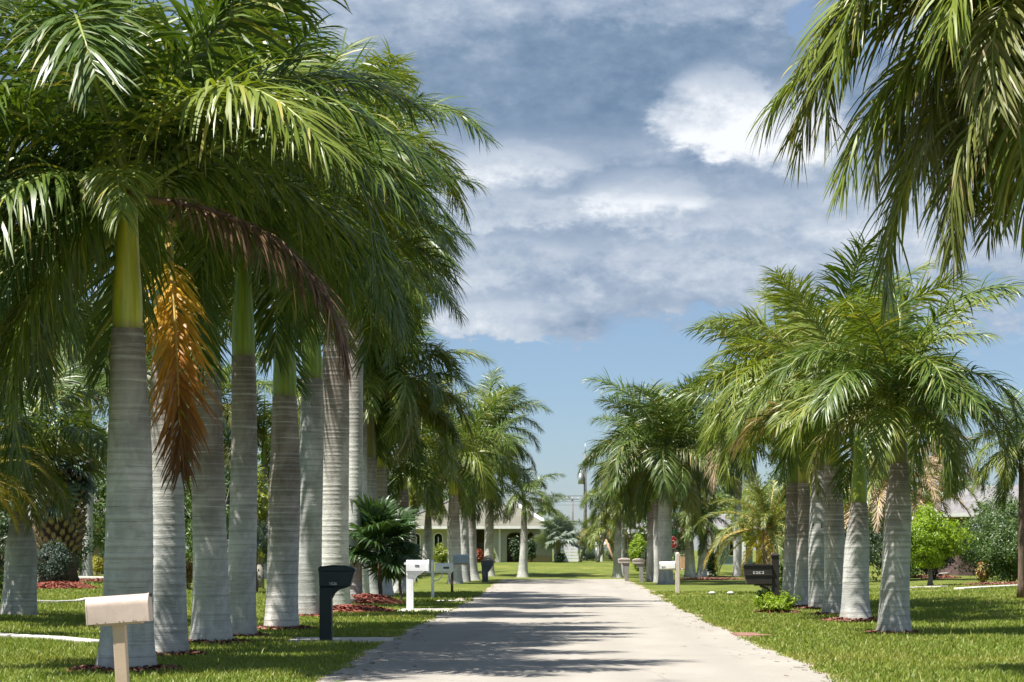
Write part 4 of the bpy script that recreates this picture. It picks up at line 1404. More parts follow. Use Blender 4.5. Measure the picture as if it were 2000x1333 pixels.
# beyond the fence
shrub_px(1130, 1165, 1070, 1097, 'dark bush behind the wire fence', 'leaf_dark', 223, Y=190, leaf=0.2)
shrub_px(1180, 1228, 1066, 1097, 'dark hedge behind the right part of the wire fence', 'leaf_dark', 224, Y=190, leaf=0.2)
tree_px(1108, 1200, 1030, 260, 'far low tree beyond the wire fence', 'leaf_dark', 225, trunk_h=1.5, leaf=0.4)
tree_px(1190, 1290, 990, 215, 'far tree behind the clipped lime bush', 'leaf_mid', 226, trunk_h=1.5, leaf=0.34)
tree_px(1010, 1110, 1022, 285, 'far treetops behind the end house', 'leaf_dark', 227, trunk_h=1.5, leaf=0.4)
shrub_px(1226, 1270, 1045, 1110, 'clipped lime-green bush behind the stone-grey mailboxes', 'leaf_lime', 228, Y=148, leaf=0.14, dens=4, depth=1.4)
shrub_px(1250, 1278, 1062, 1112, 'dark green bush at the right of the clipped lime bush', 'leaf_dark', 229, Y=146, leaf=0.13)
# right gardens
shrub_px(1310, 1345, 1075, 1112, 'dark bush below the stop sign', 'leaf_mid', 230, Y=152, leaf=0.16)
tree_px(1290, 1350, 985, 178, 'dark tree behind the stop sign', 'leaf_dark', 231, trunk_h=1.0, leaf=0.26)
shrub_px(1372, 1404, 1066, 1110, 'glossy green bush before the teal house', 'leaf_mid', 232, Y=140, leaf=0.2)
tree_px(1320, 1420, 905, 188, 'bright green tree above the teal house', 'leaf_mid', 233, trunk_h=2, leaf=0.3)
tree_px(1400, 1560, 930, 150, 'yellow-green spreading tree behind the date palm', 'leaf_ylgreen', 234, trunk_h=1.5, leaf=0.27)
shrub_px(1500, 1560, 1040, 1150, 'flowering green shrub right of the date palm', 'leaf_mid', 235, Y=92, leaf=0.13)
shrub_px(1555, 1720, 1020, 1140, 'big dark hedge behind the right row of royal palms', 'leaf_dark', 236, Y=100, leaf=0.15, depth=2.0)
shrub_px(1680, 1800, 1030, 1128, 'dark low hedge left of the round lime tree', 'leaf_dark', 237, Y=104, leaf=0.15)
tree_px(1540, 1720, 900, 140, 'light green tree behind the right row', 'leaf_ylgreen', 238, trunk_h=1.6, leaf=0.26)
tree_px(1720, 1850, 925, 150, 'pale green treetop above the withered date palm', 'leaf_ylgreen', 239, trunk_h=1.6, leaf=0.27)
tree_px(1885, 2050, 940, 113, 'mid green tree in front of the grey roof at right', 'leaf_mid', 249, trunk_h=0.8, leaf=0.17, dens=1.4)
tree_px(1800, 1900, 905, 160, 'leafy green tree over the grey roof', 'leaf_mid', 240, trunk_h=1.6, leaf=0.27)
x, Y, z0 = ground_at(1816, 1146)
broad_tree(x, Y, 140 * Y / F, (1146 - 985) * Y / F, 0.75, 'small round lime-green tree on the right lawn', 'leaf_lime', 241, leaf=0.13, dens=4.0, rad=0.09, clump=0.20)
shrub_px(1852, 1892, 1060, 1110, 'yellow and red croton right of the round lime tree', 'leaf_croton', 242, leaf=0.14)
shrub_px(1895, 2060, 1005, 1140, 'large spreading green shrub at the right edge', 'leaf_mid', 243, leaf=0.12, depth=3.0, dens=2.0)
shrub_px(1880, 2070, 992, 1120, 'tall shrub behind the large one at the right edge', 'leaf_dark', 244, leaf=0.14, depth=2.5, Y=98)
shrub_px(1865, 1960, 985, 1060, 'mid green shrub under the grey roof', 'leaf_mid', 245, leaf=0.15, Y=104, dens=1.6)
shrub_px(1770, 1880, 1000, 1060, 'broad dark shrub behind the round lime tree', 'leaf_dark', 248, leaf=0.15, Y=108, dens=1.6)
shrub_px(1905, 1935, 1092, 1140, 'pale leaved low plants at the front of the large shrub', 'leaf_croton', 246, leaf=0.13)
shrub_px(1768, 1800, 1095, 1130, 'low leafy plant left of the lime tree trunk', 'leaf_mid', 247, leaf=0.13)
for i, (a, b, top, Yd, mt) in enumerate([(1450, 1600, 985, 230, 'leaf_dark'), (1600, 1760, 960, 220, 'leaf_mid'), (1780, 1960, 930, 210, 'leaf_dark'), (1940, 2120, 920, 200, 'leaf_mid'),
                                         (-200, 40, 900, 180, 'leaf_dark'), (60, 300, 890, 190, 'leaf_mid'), (280, 520, 900, 200, 'leaf_dark'), (500, 720, 910, 210, 'leaf_mid')]):
    tree_px(a, b, top, Yd, ['far dark tree behind the arching date palm', 'far green tree behind the mottled royal palm', 'far dark tree beyond the grey roof', 'far green tree at the right edge of the photo',
                            'far dark tree at the left edge of the photo', 'far green tree behind the cream house', 'far dark tree behind the third and fourth trunks', 'far green tree behind the grey trunk by the green mailbox'][i],
            mt, 260 + i, trunk_h=1.5, leaf=0.34)

# ------------------------------------------------------------------ houses
def wbox(root, name, x0, x1, y0, y1, z0, z1, mat, bevel=0.0):
    c = Vector(((x0 + x1) / 2, (y0 + y1) / 2, (z0 + z1) / 2)) - root.location
    return MB().box(c, (x1 - x0, y1 - y0, z1 - z0)).build(name, mat, root, bevel=bevel)


def hip_roof(root, x0, x1, y0, y1, ze, zr, inset, mat, thick=0.18, name='roof'):
    """hip roof over a rectangle, its fascia built as real thickness"""
    m = MB()
    L = root.location
    ym = (y0 + y1) / 2
    P = [(x0, y0, ze), (x1, y0, ze), (x1, y1, ze), (x0, y1, ze), (x0 + inset, ym, zr), (x1 - inset, ym, zr)]
    P = [Vector(p) - L for p in P]
    m.add(P, [(0, 1, 5, 4), (1, 2, 5), (2, 3, 4, 5), (3, 0, 4)])
    o = m.build(name, mat, root)
    f = MB()
    w = 0.04
    for (a, b, c, d) in ((x0 - w, x1 + w, y0 - w, y0), (x0 - w, x1 + w, y1, y1 + w), (x0 - w, x0, y0, y1), (x1, x1 + w, y0, y1)):
        f.box(Vector(((a + b) / 2, (c + d) / 2, ze - thick / 2 + 0.03)) - L, (b - a, d - c, thick))
    f.build('fascia', M['trim'], o)
    s = MB()
    s.box(Vector(((x0 + x1) / 2, ym, ze - thick + 0.02)) - L, (x1 - x0, y1 - y0, 0.03))
    s.build('soffit', M['trim'], o)
    return o, P


def window(root, x0, x1, yf, z0, z1, arch=0.0, frame=0.07, mull=0):
    """window on a wall facing the camera: frame, pane, glazing bars"""
    L = root.location
    xm = (x0 + x1) / 2
    def outline(e):
        pts = [(x0 - e, z0 - e), (x1 + e, z0 - e)]
        if arch:
            for k in range(9):
                a = math.pi * k / 8
                pts.append((xm + (x1 - x0 + 2 * e) / 2 * math.cos(a), z1 + (arch + e) * math.sin(a)))
        else:
            pts += [(x1 + e, z1 + e), (x0 - e, z1 + e)]
        return [(p[0] - L.x, p[1] - L.z) for p in pts]
    fr = MB().prism(outline(frame), 'y', yf - 0.06 - L.y, yf + 0.02 - L.y).build('window', M['trim'], root)
    MB().prism(outline(0), 'y', yf - 0.075 - L.y, yf - 0.055 - L.y).build('pane', M['glass'], fr)
    for k in range(mull):
        xx = x0 + (x1 - x0) * (k + 1) / (mull + 1)
        MB().box(Vector((xx, yf - 0.085, (z0 + z1) / 2)) - L, (0.05, 0.02, z1 - z0)).build('glazing_bar', M['trim'], fr)
    return fr


def end_house():
    Yf = 168.0
    k = Yf / F
    X = lambda px: at(px, Yf)
    zb = 0.70
    root = empty('house', (X(980), Yf, zb), 'pale sage single-storey house with olive shingle roof at the street end', 'house')
    ze = zat(1029, Yf)
    # garage wing front (right) with arched opening, wall left and right of it
    zt = ze - 0.05
    xa0, xa1 = X(990), X(1022)
    wbox(root, 'wall', X(957), xa0, Yf, Yf + 0.25, zb, zt, M['wall_sage'])
    wbox(root, 'wall', xa1, X(1030), Yf, Yf + 0.25, zb, zt, M['wall_sage'])
    wbox(root, 'wall', X(1043), X(1078), Yf, Yf + 0.25, zb, zt, M['wall_sage'])
    # lintels with an arched underside
    for (p0, p1) in ((xa0, xa1), (X(1030), X(1043))):
        zs = zat(1050, Yf)
        pts = [(p1, zt), (p0, zt), (p0, zs)]
        n = 10
        for i in range(1, n):
            a = math.pi * (1 - i / n)
            pts.append(((p0 + p1) / 2 + (p1 - p0) / 2 * math.cos(a), zs + (zat(1040, Yf) - zs) * math.sin(a)))
        pts.append((p1, zs))
        pts = [(q[0] - root.location.x, q[1] - root.location.z) for q in pts]
        MB().prism(pts, 'y', 0.0, 0.25).build('arch_lintel', M['wall_sage'], root)
    # porch behind the arches
    wbox(root, 'porch_wall', X(957), X(1078), Yf + 1.9, Yf + 2.1, zb, zt, M['wall_shaded'])
    wbox(root, 'wall', X(1072), X(1078), Yf + 0.25, Yf + 11, zb, zt, M['wall_sage'])
    wbox(root, 'wall', X(957), X(957) + 0.25, Yf + 0.25, Yf + 4.0, zb, zt, M['wall_shaded'])
    wbox(root, 'pilaster', X(974), X(978), Yf - 0.06, Yf - 0.002, zb, zt, M['trim'])
    wbox(root, 'base_course', X(1022) + 0.02, X(1078) - 0.02, Yf - 0.05, Yf - 0.003, zb, zb + 0.5, M['wall_cream'])
    # entry recess
    wbox(root, 'wall', X(925), X(957), Yf + 3.0, Yf + 3.25, zb, zt, M['wall_shaded'])
    d = wbox(root, 'door', X(931), X(943), Yf + 2.93, Yf + 2.995, zb, zat(1060, Yf), M['wall_grey'])
    wbox(d_root := root, 'porch_column', X(946), X(951), Yf + 1.0, Yf + 1.3, zb, zt, M['wall_shaded'])
    # left wing, a little forward, with arched windows
    wbox(root, 'wall', X(770), X(925), Yf + 1.2, Yf + 1.45, zb, zt, M['wall_sage'])
    wbox(root, 'wall', X(925) - 0.25, X(925), Yf + 1.45, Yf + 3.0, zb, zt, M['wall_shaded'])
    wbox(root, 'wall', X(770), X(770) + 0.25, Yf + 1.45, Yf + 11, zb, zt, M['wall_sage'])
    window(root, X(847), X(862), Yf + 1.2, zat(1085, Yf), zat(1049, Yf), arch=0.25, mull=1)
    window(root, X(805), X(818), Yf + 1.2, zat(1085, Yf), zat(1049, Yf), arch=0.22, mull=1)
    window(root, X(880), X(896), Yf + 1.2, zat(1085, Yf), zat(1049, Yf), arch=0.25, mull=1)
    window(root, X(1000), X(1014), Yf + 1.9, zat(1085, Yf), zat(1050, Yf), mull=1)
    # roofs: main body and the garage wing, with white hip caps
    ro, P = hip_roof(root, X(755), X(1082), Yf + 0.4, Yf + 12, ze, zat(958, Yf + 6), 6.2, M['roof_olive'])
    caps = MB()
    for a, b in ((0, 4), (1, 5), (4, 5)):
        caps.tube([P[a] + Vector((0, 0, .02)), P[b] + Vector((0, 0, .03))], 0.10, 6)
    caps.build('ridge_cap', M['roof_grey'], ro)
    # garage gable in front of the main roof
    x0, x1, xm = X(948), X(1076), X(985)
    zr = zat(985, Yf)
    g = MB()
    L = root.location
    A = [Vector(p) - L for p in ((x0, Yf - 0.6, ze + .01), (x1, Yf - 0.6, ze + .01), (x1, Yf + 6, ze + .01), (X(1000), Yf + 3.2, zat(982, Yf + 3)), (x0, Yf + 6, ze + .01))]
    g.add(A, [(0, 1, 3), (1, 2, 3), (0, 3, 4)])
    go = g.build('roof', M['roof_olive'], root)
    f = MB()
    f.box(Vector(((x0 + x1) / 2, Yf - 0.62, ze - 0.06)) - L, (x1 - x0, 0.04, 0.19))
    f.build('fascia', M['trim'], go)
    c2 = MB()
    c2.tube([A[1] + Vector((0, 0, .04)), A[3] + Vector((0, 0, .05))], 0.16, 6)
    c2.build('ridge_cap', M['trim'], go)
    c3 = MB()
    c3.tube([A[0] + Vector((0, 0, .03)), A[3] + Vector((0, 0, .04))], 0.05, 6)
    c3.build('ridge_cap', M['roof_grey'], go)
    return root


end_house()


def plain_house(px0, px1, Y, depth, eave_py, ridge_py, base_z, wall, roof, label, over=0.5, front_windows=(), inset=3.0, columns=()):
    root = empty('house', (at((px0 + px1) / 2, Y), Y, base_z), label, 'house')
    x0, x1 = at(px0, Y), at(px1, Y)
    ze, zr = zat(eave_py, Y), zat(ridge_py, Y + depth / 2)
    wbox(root, 'wall', x0, x1, Y, Y + depth, base_z - 0.4, ze - 0.17, wall)
    for (a, b, t, bo) in front_windows:
        window(root, at(a, Y), at(b, Y), Y, zat(bo, Y), zat(t, Y), mull=1)
    for px in columns:
        wbox(root, 'porch_column', at(px, Y) - 0.12, at(px, Y) + 0.12, Y - over + 0.1, Y - over + 0.34, base_z - 0.2, ze - 0.17, M['trim'])
    hip_roof(root, x0 - over, x1 + over, Y - over, Y + depth + over, ze, zr, inset, roof)
    return root


plain_house(-260, 196, 129, 11, 1000, 955, 0.3, M['wall_cream'], M['roof_grey'], 'cream stucco house mostly hidden at far left', front_windows=((20, 70, 1025, 1070), (120, 150, 1025, 1070)))
plain_house(1872, 2250, 122, 12, 1004, 948, 0.3, M['wall_pink'], M['roof_grey'], 'house with pale grey shingle roof behind the right shrubs', front_windows=((1935, 1975, 1020, 1065),), inset=2.2)
plain_house(1392, 1470, 158, 9, 1030, 1004, 0.55, M['wall_teal'], M['roof_grey'], 'teal house with white porch posts behind the date palm', front_windows=((1396, 1404, 1042, 1085), (1425, 1440, 1042, 1085)), columns=(1388, 1452), inset=1.5)
plain_house(1146, 1180, 235, 8, 1062, 1050, 0.75, M['trim'], M['roof_white'], 'distant white house beyond the wire fence', front_windows=((1150, 1158, 1066, 1076),), inset=1.5)
plain_house(1195, 1345, 250, 9, 1040, 1022, 0.75, M['wall_pink'], M['roof_grey'], 'distant mauve house behind the clipped lime bush', front_windows=((1215, 1225, 1052, 1070), (1328, 1338, 1052, 1070)), inset=2)

# white slatted wall right of the end house
Yw = 178.0
wf = empty('slatted_fence', (at(1107, Yw), Yw, 0.70), 'white horizontal slat fence right of the end house', 'fence')
for px in (1083, 1107, 1131):
    MB().box((at(px, Yw) - wf.location.x, 0.06, 0.85), (0.12, 0.08, 1.75)).build('post', M['white'], wf)
sl = MB().box((0, 0, 0), (48 * Yw / F, 0.03, 0.20)).mesh('slat')
sl.materials.append(M['white'])
for i in range(7):
    place('slat', sl, None, wf, (0, 0, 0.16 + i * 0.236))
# white masonry pillar at the fence
pl = empty('gate_pillar', (at(1172, 176), 176, 0.70), 'white masonry pillar beside the leaning thin palm', 'pillar')
MB().box((0, 0, 0.95), (0.36, 0.36, 1.9)).build('shaft', M['trim'], pl, bevel=0.02)
MB().box((0, 0, 1.95), (0.46, 0.46, 0.10)).build('cap', M['trim'], pl, bevel=0.02)
# wire fence
Yc = 182.0
cf = empty('wire_fence', (at(1185, Yc), Yc, 0.70), 'dark green wire mesh fence across the back of the end lawn', 'fence')
xa, xb = at(1132, Yc) - cf.location.x, at(1262, Yc) - cf.location.x
pm_ = MB().tube([(0, 0, 0), (0, 0, 1.12)], 0.035, 8).mesh('post')
pm_.materials.append(M['galv'])
for i in range(5):
    place('post', pm_, None, cf, (xa + (xb - xa) * i / 4, 0, 0))
MB().tube([(xa, 0, 1.08), (xb, 0, 1.08)], 0.03, 6).build('top_rail', M['fence_green'], cf)
wm = MB()
n = 60
for i in range(-8, n):
    for s in (1, -1):
        a0 = xa + (xb - xa) * i / n
        a1 = a0 + (xb - xa) * 10 / n
        if s == 1: p, q = (a0, 0.012, 0.05), (a1, 0.012, 1.05)
        else: p, q = (a1, -0.012, 0.05), (a0, -0.012, 1.05)
        p, q = Vector(p), Vector(q)
        if p.x < xa or q.x < xa or p.x > xb or q.x > xb: continue
        wm.tube([p, q], 0.013, 4)
w_ = wm.build('wire_mesh', M['fence_green'], cf)
w_['kind'] = 'stuff'

# slanting wooden prop against the flared dark palm
pr = MB().tube([(at(1184, 150), 150, zat(1056, 150)), (at(1200, 150), 150, zat(1086, 150))], 0.06, 6)
# its foot reaches the ground
pr = MB().tube([(at(1183, 150), 150.0, zat(1054, 150)), (at(1206, 150), 150.0, float(gz(3.6, 150)) - 0.02)], 0.07, 6)
tag(pr.build('wooden_prop', M['wood_tan']), 'orange-tan wooden prop slanting behind the flared dark palm', 'prop')

# tan wooden post-box shaped planter on the far right lawn
tb = empty('utility_cabinet', (at(1334, 150), 150.0, float(gz(at(1334, 150), 150))), 'tan upright cabinet left of the pair of pale palms', 'cabinet')
MB().box((0, 0, 0.46), (0.34, 0.4, 0.92)).build('body', M['wood_tan'], tb, bevel=0.03)
MB().box((0, 0, 0.94), (0.38, 0.44, 0.05)).build('lid', M['wood'], tb, bevel=0.01)

# utility pole
def utility_pole(px, Y, top_py, label, transformer=True):
    x = at(px, Y); z0 = float(gz(x, Y))
    root = empty('utility_pole', (x, Y, z0 - 0.05), label, 'utility pole', 'utility poles beyond the houses')
    H = zat(top_py, Y) - z0
    MB().tube([(0, 0, 0), (0, 0, H * 0.5), (0, 0, H)], [0.20, 0.17, 0.13], 10).build('pole', M['pole'], root)
    if transformer:
        t = MB()
        zt = H - 2.4
        t.tube([(-0.42, -0.1, zt - 0.55), (-0.42, -0.1, zt + 0.45)], 0.28, 14)
        t.tube([(-0.42, -0.1, zt + 0.45), (-0.42, -0.1, zt + 0.55)], [0.28, 0.12], 14)
        tr = t.build('transformer', M['galv'], root)
        b = MB().tube([(-0.42, -0.1, zt + 0.5), (-0.42, -0.1, zt + 0.8)], 0.05, 8)
        b.build('bushing', M['trim'], tr)
        MB().box((-0.15, -0.05, zt), (0.3, 0.08, 0.10)).build('bracket', M['galv'], root)
        MB().tube([(0, 0, H), (0, 0, H + 1.0)], [0.05, 0.03], 8).build('top_pin', M['galv'], root)
    else:
        MB().box((0, -0.12, H - 0.5), (1.9, 0.10, 0.12)).build('crossarm', M['pole'], root)
    ins = MB().tube([(0, 0, 0), (0, 0, 0.18)], [0.06, 0.04], 8).mesh('insulator')
    ins.materials.append(M['trim'])
    for k in (-0.8, 0, 0.8) if not transformer else (0,):
        place('insulator', ins, None, root, (k, -0.12 if not transformer else -0.22, H - 0.42 if not transformer else H - 1.2))
    return root, x, Y


utility_pole(1143, 230, 886, 'grey utility pole with a round transformer above the far trees')
utility_pole(1118, 330, 968, 'second, farther and smaller utility pole left of the transformer pole', False)
for i, (py, sag, Yl) in enumerate([(963, 0.3, 231), (972, 0.4, 230.4), (981, 0.3, 229.7)]):
    m = MB()
    xa, xb = -70.0, 75.0
    zc = zat(py, Yl)
    pts = []
    for k in range(25):
        q = k / 24
        xx = xa + (xb - xa) * q
        pts.append((xx, Yl, zc - sag + 4 * sag * (q - 0.5) ** 2))
    m.tube(pts, 0.012 if i else 0.024, 4)
    tag(m.build('power_line', M['black']), ['uppermost dark power line across the sky gap', 'middle power line across the sky gap', 'lowest power line across the sky gap'][i], 'power line', 'power lines over the end of the street')

# stop sign and street name plate
Ys = 138.0
xs_ = at(1312, Ys)
st = empty('stop_sign', (xs_, Ys, float(gz(xs_, Ys)) - 0.03), 'red octagonal stop sign half hidden by the sturdy right royal palm', 'sign')
zc = zat(1060, Ys) - st.location.z
octo = lambda r_: [(r_ * math.cos(R(22.5 + 45 * i)), zc + r_ * math.sin(R(22.5 + 45 * i))) for i in range(8)]
MB().prism(octo(0.40), 'y', -0.035, -0.02).build('border', M['white'], st)
MB().prism(octo(0.365), 'y', -0.040, -0.034).build('face', M['red'], st)
MB().tube([(0, 0, 0), (0, 0, zc + 0.75)], 0.03, 8).build('post', M['galv'], st)
MB().box((0, -0.03, zc + 0.62), (0.62, 0.015, 0.16)).build('street_name_plate', M['street_green'], st)


def text(parent, body, size, loc, rot, mat, name='house_number', ext=0.003):
    c = bpy.data.curves.new(name, 'FONT')
    c.body = body; c.size = size; c.extrude = ext
    c.align_x = 'CENTER'; c.align_y = 'CENTER'
    tmp = bpy.data.objects.new(name, c)
    me = bpy.data.meshes.new_from_object(tmp)
    bpy.data.objects.remove(tmp); bpy.data.curves.remove(c)
    me.materials.clear(); me.materials.append(mat)
    return place(name, me, None, parent, loc, rot)


text(st, 'STOP', 0.32, (0, -0.042, zc), (R(90), 0, 0), M['white_plain'], 'lettering')

# ------------------------------------------------------------------ mailboxes
def round_top(w, h, n=10, rad=None):
    """outline (y, z) of a box with rounded top, base at z = 0"""
    rad = rad or w / 2
    pts = [(-w / 2, 0), (w / 2, 0), (w / 2, h - rad)]
    if rad < w / 2:
        for k in range(1, n + 1):
            a = math.pi / 2 * k / n
            pts.append((w / 2 - rad + rad * math.cos(a), h - rad + rad * math.sin(a)))
        for k in range(0, n + 1):
            a = math.pi / 2 + math.pi / 2 * k / n
            pts.append((-w / 2 + rad + rad * math.cos(a), h - rad + rad * math.sin(a)))
    else:
        for k in range(1, 2 * n + 1):
            a = math.pi * k / (2 * n)
            pts.append((w / 2 * math.cos(a), h - rad + rad * math.sin(a)))
    return pts


def shell_smooth(o):
    for p in o.data.polygons:
        p.use_smooth = True
    b = o.modifiers.new('bevel', 'BEVEL'); b.width = 0.004; b.segments = 2; b.limit_method = 'ANGLE'; b.angle_limit = R(40)
    b.harden_normals = True
    return o


GM = 'mailboxes along the street'

# leaning beige one in front
Yb = 20.1
lean = R(-4.0)
xb = at(233, Yb)
zb = zat(1213, Yb)
root = empty('mailbox', (xb - math.sin(R(3.4)) * -zb * 1.0, Yb, -0.03), 'leaning beige metal mailbox nearest the camera at lower left', 'mailbox', GM)
root.rotation_euler = (0, R(-3.4), 0)
MB().box((0, 0, (zb + 0.02) / 2), (0.105, 0.105, zb + 0.02)).build('post', M['beige_post'], root, bevel=0.006)
L0, L1 = -0.252, 0.262
bx = shell_smooth(MB().prism(round_top(0.185, 0.235, 10, 0.088), 'x', L0, L1).build('box', M['beige'], root, (0, 0, zb + 0.014), (0, R(-0.7), 0)))
shell_smooth(MB().prism(round_top(0.197, 0.242, 10, 0.093), 'x', L1 - 0.004, L1 + 0.014).build('door', M['beige'], bx, (0, 0, -0.003)))
shell_smooth(MB().prism(round_top(0.191, 0.239, 10, 0.090), 'x', L0 - 0.010, L0 + 0.004).build('end_rim', M['beige'], bx, (0, 0, -0.002)))
MB().box((L1 + 0.021, 0, 0.222), (0.03, 0.02, 0.035)).build('latch', M['black'], bx, bevel=0.003)
MB().box((0.0, 0.0, -0.008), (0.40, 0.15, 0.016)).build('mounting_board', M['beige_post'], bx)
rv = MB().box((0, 0, 0), (0.010, 0.004, 0.007)).mesh('rivet')
rv.materials.append(M['rust'])
for q in (-0.17, -0.10, 0.02, 0.055, 0.14, 0.16):
    place('rivet', rv, None, bx, (q, -0.094, 0.012))

# dark green moulded one
Yg = 42.6
xg = at(637, Yg)
root = empty('mailbox', (xg, Yg, -0.02), 'dark green plastic mailbox with white number 1526', 'mailbox', GM)
MB().box((0, 0, 0.50), (0.225, 0.22, 1.0)).build('post', M['green'], root, bevel=0.012)
MB().box((0.0, 0, 0.55), (0.19, 0.225, 0.86)).build('post_panel', M['green'], root, bevel=0.004)
pts = [(-0.11, 1.0), (0.44, 1.0), (0.535, 1.29), (0.53, 1.335), (0.36, 1.375), (0.10, 1.385), (-0.10, 1.36), (-0.125, 1.33), (-0.12, 1.25)]
MB().prism(pts, 'y', -0.17, 0.17).build('box', M['green'], root, bevel=0.03, seg=3)
pts = [(-0.128, 1.262), (0.531, 1.262), (0.548, 1.30), (0.54, 1.335), (0.365, 1.383), (0.10, 1.393), (-0.105, 1.367), (-0.136, 1.335)]
MB().prism(pts, 'y', -0.178, 0.178).build('lid', M['green'], root, bevel=0.03, seg=3)
pts = [(0.10, 0.78), (0.125, 0.80), (0.16, 0.875), (0.23, 0.94), (0.38, 0.985), (0.40, 1.005), (0.10, 1.005)]
MB().prism(pts, 'y', -0.07, 0.07).build('bracket', M['green'], root, bevel=0.008)
text(root, '1526', 0.072, (0.14, -0.173, 1.055), (R(90), 0, 0), M['white_plain'])
MB().box((0.20, 0.185, 1.20), (0.03, 0.01, 0.12)).build('flag', M['red'], root, bevel=0.003)

# first white one, wide moulded
Yq = 64.5
root = empty('mailbox', (at(801, Yq), Yq, -0.02), 'large white plastic mailbox on a thick white post before the fan palm', 'mailbox', GM)
kq = Yq / F
MB().box((0, 0, 0.54), (0.19, 0.19, 1.08)).build('post', M['white'], root, bevel=0.012)
MB().box((0.0, 0, 0.52), (0.10, 0.196, 0.9)).build('post_panel', M['white'], root, bevel=0.004)
bx = shell_smooth(MB().prism(round_top(0.30, 0.30, 8, 0.12), 'x', -0.10, 0.49).build('box', M['white'], root, (0, 0, 1.085)))
shell_smooth(MB().prism(round_top(0.32, 0.315, 8, 0.13), 'x', 0.47, 0.52).build('door', M['white'], bx, (0, 0, -0.006)))
MB().prism([(-0.10, 0.96), (0.20, 0.96), (0.40, 1.08), (-0.10, 1.08)], 'y', -0.12, 0.12).build('bracket', M['white'], root, bevel=0.006)
MB().prism([(0.095, 0.74), (0.12, 0.80), (0.20, 0.955), (0.095, 0.955)], 'y', -0.03, 0.03).build('brace', M['white'], root)
MB().box((0.20, -0.153, 0.145), (0.115, 0.012, 0.045)).build('number_plate', M['slate'], bx, bevel=0.003)
MB().box((-0.13, -0.12, 0.20), (0.05, 0.012, 0.06)).build('flag', M['white'], bx, bevel=0.003)

# second white one, slim post with curved brace
Yq = 80.5
root = empty('mailbox', (at(845, Yq), Yq, -0.02), 'small white mailbox on a slim white post with a curved brace', 'mailbox', GM)
MB().box((0, 0, 0.64), (0.10, 0.10, 1.28)).build('post', M['white'], root, bevel=0.01)
MB().tube([(0, 0, 1.28), (0, 0, 1.34)], [0.06, 0.005], 8).build('cap', M['white'], root)
MB().box((0.34, 0, 0.895), (0.66, 0.10, 0.05)).build('arm', M['white'], root, bevel=0.005)
bx = shell_smooth(MB().prism(round_top(0.20, 0.29, 8, 0.095), 'x', 0.09, 0.68).build('box', M['white'], root, (0, 0, 0.92)))
shell_smooth(MB().prism(round_top(0.212, 0.297, 8, 0.10), 'x', 0.675, 0.70).build('door', M['white'], bx, (0, 0, -0.003)))
MB().tube([(0.05, 0, 0.60), (0.20, 0, 0.63), (0.30, 0, 0.74), (0.33, 0, 0.87)], 0.025, 6).build('brace', M['white'], root)
MB().box((0.47, -0.104, 0.13), (0.20, 0.010, 0.07)).build('number_plate', M['slate'], bx, bevel=0.003)
MB().tube([(0.0, 0, 0.93), (-0.12, 0, 0.90), (-0.24, 0, 0.885)], [0.035, 0.03, 0.02], 6).build('newspaper_hook', M['white'], root)

# pale blue metal one on brown wooden post
Yq = 90.0
root = empty('mailbox', (at(883, Yq), Yq, -0.02), 'pale blue metal mailbox on a weathered brown post', 'mailbox', GM)
zt = zat(1102, Yq)
MB().box((0, 0, zt / 2), (0.10, 0.10, zt)).build('post', M['bark_brown'], root, bevel=0.005)
MB().box((0.30, 0, zt + 0.02), (0.62, 0.22, 0.05)).build('shelf_board', M['wood_tan'], root, bevel=0.004)
bx = shell_smooth(MB().prism(round_top(0.24, 0.34, 8, 0.10), 'x', 0.03, 0.64).build('box', M['lightblue'], root, (0, 0, zt + 0.046)))
shell_smooth(MB().prism(round_top(0.252, 0.347, 8, 0.105), 'x', 0.635, 0.66).build('door', M['lightblue'], bx, (0, 0, -0.003)))

# slate grey moulded one near the end
Yq = 121.0
root = empty('mailbox', (at(947, Yq), Yq, -0.02), 'slate-grey moulded mailbox with pale top near the street end', 'mailbox', GM)
MB().prism([(-0.13, 0), (0.17, 0), (0.17, 0.50), (0.34, 0.72), (0.38, 0.84), (-0.17, 0.84), (-0.15, 0.45)], 'y', -0.15, 0.15).build('post', M['slate'], root, bevel=0.02)
MB().prism([(-0.19, 0.84), (0.44, 0.84), (0.48, 1.10), (-0.20, 1.10)], 'y', -0.18, 0.18).build('box', M['slate'], root, bevel=0.02)
MB().prism([(-0.22, 1.10), (0.50, 1.10), (0.36, 1.17), (-0.12, 1.17)], 'y', -0.20, 0.20).build('lid', M['stonegrey'], root, bevel=0.015)
rk = MB()
rr_ = random.Random(5)
rk.tube([(-0.02, 0, 1.165), (0.0, 0, 1.24), (0.16, 0.02, 1.29), (0.30, 0, 1.26), (0.34, 0, 1.165)], [0.05, 0.09, 0.10, 0.09, 0.05], 7)
rk.build('moulded_stones', M['stonepink'], root)

